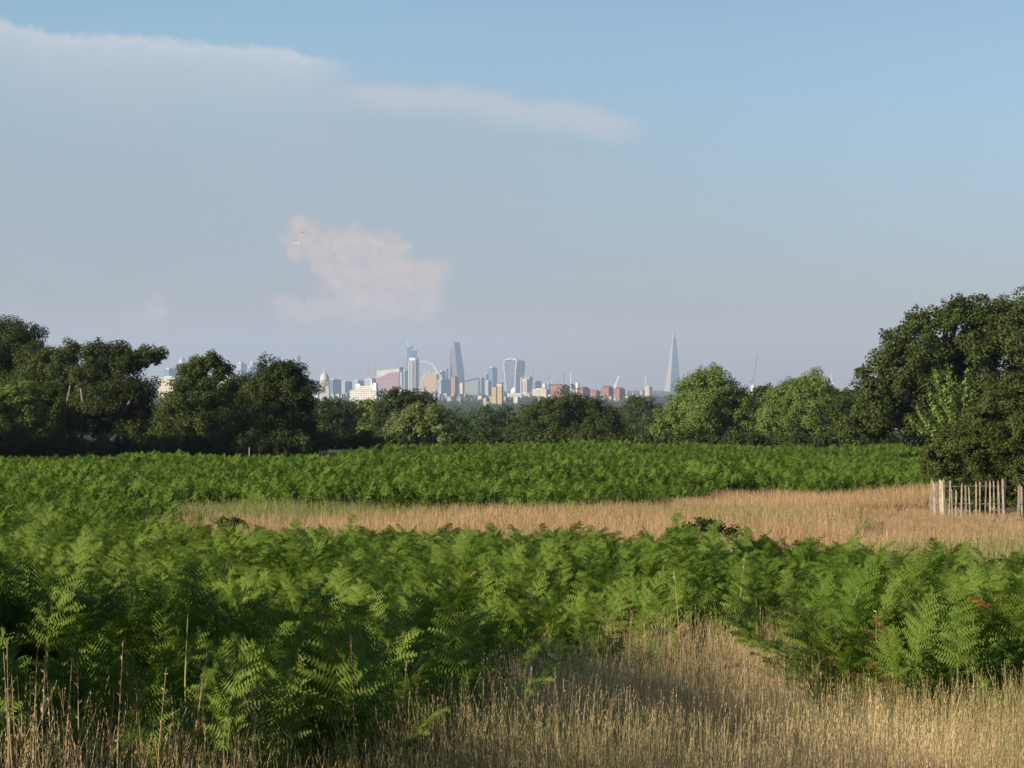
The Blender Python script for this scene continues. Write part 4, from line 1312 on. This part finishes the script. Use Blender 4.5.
    B('office_tower', 'slim blue tower just above the shoulder of the dome-shaped tree', 'tower', 12800, 296.6, 300.4, 356.6, BLUE, .3)
    B('apartment_block', 'white terrace glimpsed under the bough of the spiky tree', 'building', 6500, 214, 236, 380, WHITE, .7)
    B('office_block', 'dark blue office range behind the stone dome', 'building', 10000, 328.5, 341, 379.6, DEEP, .4)
    B('office_block', 'low blue-grey range between the dark blue range and the red cranes', 'building', 10500, 341, 352, 381.6, SLATE, .4)
    B('office_block', 'blue-grey range under the red cranes', 'building', 10500, 352.5, 364, 380.6, SLATE, .5)
    B('office_block', 'blue-grey office block on the near side of the stone dome', 'building', 10000, 306, 320, 380.8, SLATE, .4)
    B('office_block', 'pink-grey building site core among the red cranes', 'building', 9600, 364.6, 376, 378.6, GREYF, .6)
    B('apartment_block', 'cream block with a steep gable under the wheel', 'building', 6500, 421.4, 426, 386, CREAM, .6, roof=SLATER, gable=True)
    B('church', 'small white gabled chapel among roofs below the wheel', 'church', 5200, 432.4, 437.6, 390, WHITE, .5, roof=SLATER, gable=True)
    for (lab, D, bx, mt, tip, tail, mat, w) in (
            ('steep dark crane alone between the two bright lime trees', 8000, 752.4, 384, (757.4, 353.4), (749.6, 379.0), DARKST, 1.15),
            ('small white crane beyond the broad lime tree', 9500, 832.4, 384, (830.8, 373.5), (834.4, 383), WHITEP, 1.0),
            ('white crane leaning over the tall red brick block', 7500, 615.4, 386, (618.8, 376.0), (613.8, 384.5), WHITEP, 1.5),
            ('thin faint crane standing behind the dark blue range', 12000, 341.2, 378, (339.0, 364.0), (343.2, 376.5), STEEL, 1.2),
            ('thin crane nearest the stone dome in the red group', 10500, 361.0, 377, (359.4, 369), (363.0, 375.5), REDST, 1.2),
            ('red crane with its jib leaning away from the lattice hall', 10500, 366.2, 376, (370.0, 361.4), (364, 374.5), REDST, 1.35),
            ('red crane with its jib crossing the tallest one', 10500, 371.0, 377, (366.8, 366.6), (373.2, 375.8), REDST, 1.3),
            ('red crane standing closest to the lattice hall', 10500, 374.2, 376, (375.6, 362.4), (372.0, 374.5), REDST, 1.2),
            ('slender dark crane over the pinnacled stone tower', 11500, 527.4, 378, (529.0, 366.8), (525.6, 377.0), DARKST, 1.2),
            ('slender dark crane behind the reddish-grey tower', 11500, 532.0, 378, (534.0, 368.0), (530.4, 377), DARKST, 1.2),
            ('thin dark crane over the small white block', 11500, 547.6, 382, (550.2, 373.4), (546.2, 381), DARKST, 1.2),
            ('thin pale crane next to the thin dark crane over the white block', 11500, 551.4, 383, (552.8, 374.6), (549.8, 382), STEEL, 1.2),
            ('thin dark crane rising behind the many-gabled brick block', 9500, 564.6, 384, (563.0, 370.6), (566.4, 382.6), DARKST, 1.2)):
        crane(lab, D, bx, mt, tip, tail, mat, None, w)
    # low houses
    zones = [(305, 350, 'round the stone dome'), (350, 400, 'below the lattice hall'), (400, 446, 'below the wheel'), (446, 500, 'below the wedge tower'), (500, 550, 'round the pinnacled stone tower'), (550, 642, 'round the red brick row')]
    cols = [('cream', CREAM_L, SLATER, False), ('white', WHITE_L, LEAD, False), ('grey', GREYF, SLATER, True), ('red-brick', PINKB, TILE, True), ('dull blue-grey', SLATE, LEAD, False)]
    rng = np.random.default_rng(4)
    for (a, b, wh) in zones:
        n = int((b - a) / 2.3)
        for k in range(n):
            D = float(rng.choice([5200, 5800, 6500, 7400, 8400, 9400])) * rng.uniform(.97, 1.03)
            x = a + (b - a) * (k + rng.uniform(0, 1)) / n
            w = rng.uniform(2.2, 6.0) * 6500 / D
            i = int(rng.choice([0, 1, 2, 3, 4], p=[.26, .26, .18, .14, .16]))
            nm, mt, rf, gb = cols[i]
            h = rng.uniform(7, 17)
            ytop = 380 - (float(gz(D)) + h - EYE) / D * F
            block('town_house', '%s low house in the town %s' % (nm, wh), 'house', D, x - w / 2, x + w / 2, ytop, mt, rng.uniform(.45, .75), '%s houses %s' % (nm, wh), roof=rf, gable=gb, plant=False)


build_city()


def airliner(label, px, py, D, s, mat, rz):
    x, y, z = W(px, py, D)
    t = thing('airliner', label, 'aeroplane', (x, y, z), rz)
    MB().tube([(-20 * s, 0, 0), (-17 * s, 0, 0), (14 * s, 0, 0), (20 * s, 0, 1.2 * s)], [.3 * s, 2.2 * s, 2.2 * s, .4 * s], 10).build('fuselage', mat, t)
    for q in (-1, 1):
        MB().add([(-5 * s, q * 2 * s, -.6 * s), (3 * s, q * 2 * s, -.6 * s), (8 * s, q * 19 * s, .8 * s), (5 * s, q * 19 * s, .8 * s), (-5 * s, q * 2 * s, .1 * s), (3 * s, q * 2 * s, .1 * s), (8 * s, q * 19 * s, 1.1 * s), (5 * s, q * 19 * s, 1.1 * s)],
                 [(0, 1, 2, 3), (4, 7, 6, 5), (0, 3, 7, 4), (1, 5, 6, 2), (2, 6, 7, 3), (0, 4, 5, 1)]).build('wing', mat, t)
        MB().tube([(-3 * s, q * 7 * s, -1.5 * s), (1 * s, q * 7 * s, -1.5 * s)], 1.1 * s, 8).build('engine', mat, t)
    MB().add([(13 * s, -.3 * s, 1 * s), (20 * s, -.3 * s, 1 * s), (21 * s, -.2 * s, 8 * s), (17 * s, -.2 * s, 8 * s), (13 * s, .3 * s, 1 * s), (20 * s, .3 * s, 1 * s), (21 * s, .2 * s, 8 * s), (17 * s, .2 * s, 8 * s)],
             [(0, 1, 2, 3), (4, 7, 6, 5), (0, 3, 7, 4), (1, 5, 6, 2), (2, 6, 7, 3)]).build('tail_fin', mat, t)


airliner('tiny dark aeroplane in the top of the pink cloud', 302.2, 232.4, 17600, .62, DARKST, R(4))
airliner('tiny bright white aeroplane just below the dark one in the pink cloud', 296.0, 243.2, 17800, 1.05, WHITEP, R(-6))

# ------------------------------------------------------------------ fenced thorn bush by the meadow strip
WOOD = plain_mat('weathered_paling', (0.27, 0.225, 0.165), .9, scale=6, var=.4)
WIRE = plain_mat('fence_wire', (0.20, 0.19, 0.18), .6, scale=5)
BROWNLEAF = leaf_mat('leaf_brown_bush', (0.042, 0.060, 0.013), (0.084, 0.104, 0.028), 0.7)


def fence(label, pales, wires, posts):
    d0 = pales[0][1]
    bx = (pales[0][0] - 512) / F * d0
    g = float(gz(d0))
    t = thing('paling_fence', label, 'fence', (bx, d0, g))
    rng = np.random.default_rng(66)
    pos = []
    for (px, d, top, w) in pales:
        x = (px - 512) / F * d - bx; y = d - d0
        gg = float(gz(d)) - g
        z1 = EYE + (380 - top) / F * d - g
        hw = w * .82 / F * d / 2; lean = rng.uniform(-.05, .05)
        m = MB()
        a = rng.uniform(-.5, .5); c, s = math.cos(a) * hw, math.sin(a) * hw * .6
        rings = []
        for (f, k) in ((0, 1), (.5, rng.uniform(.9, 1.1)), (.93, .95), (1.0, rng.uniform(.15, .7))):
            zz = gg - .1 + (z1 - gg + .1) * f
            ox = x + lean * (zz - gg) + rng.uniform(-.006, .006)
            rings.append([(ox - c * k, y - s * k - .012, zz), (ox + c * k, y + s * k - .012, zz + (.02 * k if f == 1 else 0)), (ox + c * k, y + s * k + .012, zz), (ox - c * k, y - s * k + .012, zz)])
        m.loft(rings).build('pale', WOOD, t)
        pos.append((x, y, gg))
    for h in wires:
        for off in (-.024, .024):
            MB().tube([(x, y + off, gg + h + rng.uniform(-.015, .015)) for (x, y, gg) in pos], .006, 4).build('wire', WIRE, t)
    for (px, d, top) in posts:
        x = (px - 512) / F * d - bx; y = d - d0 + .06
        MB().tube([(x, y, float(gz(d)) - g - .2), (x, y, EYE + (380 - top) / F * d - g - .06), (x, y, EYE + (380 - top) / F * d - g)], [.055, .05, .02], 8).build('post', WOOD, t)
    return t


side = [(930.2, 86.2, 477.5, 2.0), (932.4, 85.9, 480, 2.4), (934.6, 85.6, 481.5, 2.6), (936.8, 85.3, 482, 2.2), (938.9, 85.0, 480.4, 2.8), (941.2, 84.7, 480, 3.0), (943.2, 84.4, 481, 2.4), (945.2, 84.1, 479, 2.6)]
front = [(949, 84, 480.6, 1.4), (952, 84, 489, 1.5), (955.6, 84, 490.5, 1.7), (961, 84, 483.4, 1.8), (965.6, 84, 485, 2.0), (970.2, 84, 487, 1.5), (976, 84, 481.6, 1.6), (980, 84, 481, 1.5), (985, 84, 480.6, 1.6),
         (990, 84, 480.6, 1.6), (994.2, 84, 481, 1.5), (999.2, 84, 480.2, 2.2), (1003.8, 84, 479.2, 2.4)]
fence('grey chestnut paling fence with uneven tops, guarding the thorn bush', side + front, (.42, .98), [(944, 84.2, 479.4), (1004.4, 84, 479.6)])
fence('end of a second paling panel past the gap beside the thorn bush', [(1017.6, 83.6, 485, 2.0), (1020.2, 83.7, 483.6, 2.6), (1023, 83.8, 486, 3.0), (1027, 83.9, 482, 2.2), (1032, 84, 483, 2.0), (1037, 84.1, 482, 2.0)], (.42, .98), [(1021.4, 83.9, 486)])

tree('thorn_bush', 'wide brownish-green thorn bush inside the paling fence', 88, 985,
     [(938, 452, 15), (955, 446, 20), (982, 440, 26), (1008, 436, 26), (1030, 425, 34), (1000, 405, 20), (975, 420, 18), (1025, 395, 24), (930, 466, 10), (950, 472, 18), (978, 478, 20), (1005, 474, 22), (1035, 466, 28), (1012, 382, 12), (955, 496, 12), (972, 500, 13), (990, 498, 13), (1006, 500, 11), (1030, 500, 14)],
     leaf=.058, mat=BROWNLEAF, seed=51, tr=.12, cat='bush', cover=1.0, depth=.55, nsub=20)


def sapling():
    d = 88.3
    bx = (956 - 512) / F * d; g = float(gz(d))
    t = thing('sapling', 'light green upright sapling with long leafy shoots in front of the huge dark tree', 'sapling', (bx, d, g))
    rng = np.random.default_rng(5)
    m = MB(); P, N = [], []
    fork = Vector((0, 0, EYE + (380 - 446) / F * d - g))
    m.tube([(0, 0, -.2), fork * .5 + Vector((.03, 0, 0)), fork], [.04, .034, .03], 6)
    for (px, py, r) in ((937, 371, 1), (948, 364, .9), (957, 376, .8), (967, 368, 1), (929, 390, .8), (915, 408, .6), (908, 418, .5), (975, 390, .8), (943, 384, 1), (961, 392, .9), (935, 404, .9), (950, 398, 1), (968, 402, .7), (926, 420, .7), (942, 418, .9)):
        tip = Vector(W(px, py, d)) - Vector((bx, d, g))
        tip.y += rng.uniform(-.5, .5)
        mid = fork.lerp(tip, .45); mid.x += (tip.x - fork.x) * .25
        pt = lambda f: fork * (1 - f) ** 2 + mid * 2 * f * (1 - f) + tip * f * f
        m.tube([pt(f) for f in np.linspace(0, 1, 8)], [.016 * (1 - .8 * f) for f in np.linspace(0, 1, 8)], 5)
        for k in range(int(170 * r)):
            f = rng.uniform(.1, 1) ** .8
            o = rng.normal(size=3) * (.09 * (1.4 - f))
            P.append(np.array(pt(f)) + o); N.append(o + rng.normal(size=3) * .05 + np.array([0, 0, .05]))
    m.build('trunk', BARK, t)
    V = leaf_quads(np.array(P), np.array(N), .085, rng); nq = len(V) // 4
    link(bpy.data.objects.new('crown', np_mesh('crown', V, np.arange(nq * 4), np.full(nq, 4), [L_SAP])), t)


sapling()

# scrub along the foot of the trees
for i, (px, py, r, d) in enumerate([(-12, 440, 13, 198), (10, 440, 12, 197), (32, 441, 12, 199), (55, 440, 12, 198), (76, 441, 11, 199), (100, 443, 11, 198), (124, 443, 12, 200), (150, 442, 12, 200), (172, 440, 13, 200), (196, 441, 13, 198), (222, 440, 13, 198), (248, 441, 12, 196), (272, 441, 12, 195), (296, 440, 13, 197), (312, 438, 11, 205)]):
    tree('bramble_bush', 'low dark bramble bush in the hedge at the foot of the dark western trees', d, px, [(px - r * .6, py + 4, r * .8), (px + r * .6, py + 5, r * .8), (px, py + 1, r * .85), (px - r * .3, py + 10, r * .7), (px + r * .5, py + 10, r * .7)], leaf=.13, mat=L_BUSH if i % 3 else L_DARK, seed=120 + i, tr=.08, group='bramble bushes at the foot of the dark trees', cat='bush', nsub=16)
for i, px in enumerate([326, 345, 366, 384, 398, 456, 474, 492, 510, 528, 548, 568, 590, 610, 628, 646, 668, 690, 712, 738, 758, 780, 800, 824, 846, 868, 892]):
    d = 212 + (i * 37 % 23)
    py = 441 + (i * 13 % 5) * .7
    r = 9 + (i * 7 % 5)
    tree('scrub_bush', 'low green scrub bush where the far bracken meets the open line of trees', d, px, [(px - r * .7, py, r * .75), (px + r * .7, py + 1, r * .7), (px, py - 3, r * .75)], leaf=.17, mat=(L_BUSH, L_OAK, L_DARK)[i % 3], seed=160 + i, tr=.08, group='scrub bushes at the far edge of the bracken', cat='bush', nsub=16)
tree('elder_bush', 'small dark bush poking out of the bracken into the dry grass strip', 41.5, 700, [(688, 529, 9), (703, 524, 10), (718, 528, 9), (674, 533, 8), (732, 533, 8), (696, 545, 10), (714, 545, 10)], leaf=.045, mat=L_DARK, seed=55, tr=.03, cat='bush', nsub=18)
tree('dark_clump', 'small dark leafy clump in place of a dark gap at the thin end of the dry grass strip', 63, 232, [(224, 523, 6), (234, 522, 6), (242, 525, 6), (230, 528, 6)], leaf=.07, mat=L_DARK, seed=56, tr=.03, cat='bush')  # leaves added where the strip only has a dark gap
x, y, z = W(249, 447, 150)
t = thing('stake', 'lone pale stake in the shade before the dome-shaped dark tree', 'stake', (x, y, float(gz(150))))
MB().tube([(0, 0, -.2), (.02, 0, z - float(gz(150)) - .05), (.02, 0, z - float(gz(150)))], [.03, .028, .015], 8).build('post', BARK_PALE, t)
MB().box(-.1, .12, -.09, -.06, (z - float(gz(150))) * .55, (z - float(gz(150))) * .6).build('tie', WIRE, t)

# tall dry flower stems and odd fronds close to the camera
STEM = leaf_mat('dry_stem', (0.22, 0.14, 0.08), (0.34, 0.25, 0.14), 6, .1)
YSTEM = leaf_mat('yellow_stem', (0.26, 0.28, 0.05), (0.34, 0.36, 0.08), 6, .2)


def dry_stem(px, py0, py1, tilt, d, label, mat=STEM, group=None, name='dry_stem', head=True, w=.0030):
    g = float(gz(d))
    bx = (px - 512) / F * d
    h = EYE + (380 - py1) / F * d - g
    t = bpy.data.objects
    rng = np.random.default_rng(int(px * 7 + py1))
    m = MB()
    top = Vector((tilt / F * d, rng.uniform(-.1, .1), h))
    pts = [Vector((0, 0, -.05)), top * .35 + Vector((rng.uniform(-.01, .01), 0, .01)), top * .7 + Vector((rng.uniform(-.015, .015), 0, .015)), top]
    m.tube(pts, [w, w * .9, w * .75, w * .4], 5)
    if head:
        for k in range(16):
            f = rng.uniform(.62, 1.0)
            c = pts[2].lerp(pts[3], max(0, (f - .7) / .3)) if f > .7 else pts[1].lerp(pts[2], (f - .35) / .35)
            v = Vector(rng.normal(size=3)); v.z = abs(v.z) + .8; v = v.normalized() * rng.uniform(.010, .026)
            e = v.cross(Vector((0, 1, .3))).normalized() * .003
            m.add([c, c + v * .5 + e, c + v, c + v * .5 - e], [(0, 1, 2, 3)])
    o = m.build(name, mat, None, (bx, d, g))
    return tag(o, label, 'stem', group)


for (px, y1, tl, d) in ((44, 618, 4, 8.9), (36, 640, 5, 8.9), (52, 650, -6, 8.8), (60, 648, 10, 8.8), (8, 652, -4, 9.0), (0, 640, 6, 9.1), (76, 660, -2, 8.9), (108, 640, 16, 9.2), (88, 690, 30, 8.7), (150, 668, 16, 9.4), (168, 655, 36, 9.5), (130, 680, 6, 8.9), (355, 632, -3, 9.9), (405, 668, 14, 10.2), (385, 660, 22, 10.0), (20, 668, -8, 8.8), (428, 672, -6, 10.5), (250, 672, 4, 9.3)):
    dry_stem(px, 768, y1, tl, d, 'tall reddish dry stem standing in front of the shaded bracken', group='tall dry stems before the shaded bracken')
for (px, y1, tl, d) in ((728, 552, 18, 17.5), (690, 572, -16, 17.2), (640, 622, 5, 16.6), (460, 625, 10, 13.2), (880, 610, -6, 14), (975, 618, -3, 13.4)):
    dry_stem(px, 768, y1, tl, d, 'thin straw stem sticking up through the sunlit bracken', mat=M_STRAW, group='thin straw stems in the sunlit bracken', w=.0018)
dry_stem(188, 655, 588, 0, 10.4, 'bright yellow-green bare stalk standing up in the shaded bracken', mat=YSTEM, name='green_stalk', head=False, w=.0045)

M_ORANGE = leaf_mat('withered_frond', (0.42, 0.13, 0.035), (0.50, 0.20, 0.06), 4, .25)
v_, f_, s_, mi_ = frond_geo(991, 0, .34, .02)
me = np_mesh('withered_frond', v_, f_, s_, [M_ORANGE, M_ORANGE], mi_)
o = link(bpy.data.objects.new('withered_frond', me)); o.scale = (.4, .4, .4); o.location = W(990, 610, 12.4); o.rotation_euler = (R(-20), 0, R(60))
tag(o, 'single withered orange frond among the green bracken', 'fern frond')

# unseen bushes added to shade the nearest fronds, then oaks beyond the edge
for i, (x, d, r, h) in enumerate([(-3.0, 8.9, .65, 2.4), (-3.4, 10.2, .7, 2.65), (-3.8, 11.6, .75, 2.8), (-4.3, 13.2, .75, 2.8), (-2.7, 7.6, .6, 2.0), (-2.4, 6.5, .6, 2.15), (-2.1, 5.3, .55, 2.25), (-1.9, 4.2, .5, 2.3)]):
    g = float(gz(d)); rng = np.random.default_rng(900 + i)
    t = thing('shade_bush', 'unseen bush added beyond the picture edge to shade the nearest fronds', 'bush', (x, d, g), 0, 'added shade bushes beside the viewer')
    L = [((rng.uniform(-1, 1) * r * .6, rng.uniform(-1, 1) * r * .6, rng.uniform(.35, 1) * (h - r * .5)), r * rng.uniform(.42, .6)) for _ in range(12)] + [((q * r * .5, -q * r * .5, h - r * .5), r * .5) for q in (-1, 0, 1)]
    trunk_object(L, .05, BARK, rng, t); crown_object(L, .045, .8, L_BUSH, rng, t, nsub=14)
shade_row = []
for i in range(8):
    f = i / 7
    shade_row.append((-15 + f * -34 - 37 + (i % 2) * 2, 199 + f * 28 - 26, 18.3 - f * 2.6 + (i * 7 % 5) * .4))
for i, (x, d, h) in enumerate(shade_row):
    g = float(gz(d)); rng = np.random.default_rng(950 + i)
    t = thing('oak_tree', 'tall oak beyond the picture edge that shades the dark western trees', 'tree', (x, d, g), 0, 'oaks beyond the edge')
    L = [((rng.uniform(-4, 4), rng.uniform(-4, 4), h * rng.uniform(.25, .8)), h * rng.uniform(.15, .2)) for _ in range(12)]
    trunk_object(L, .5, BARK, rng, t); crown_object(L, .4, .6, L_OAK, rng, t, nsub=16)
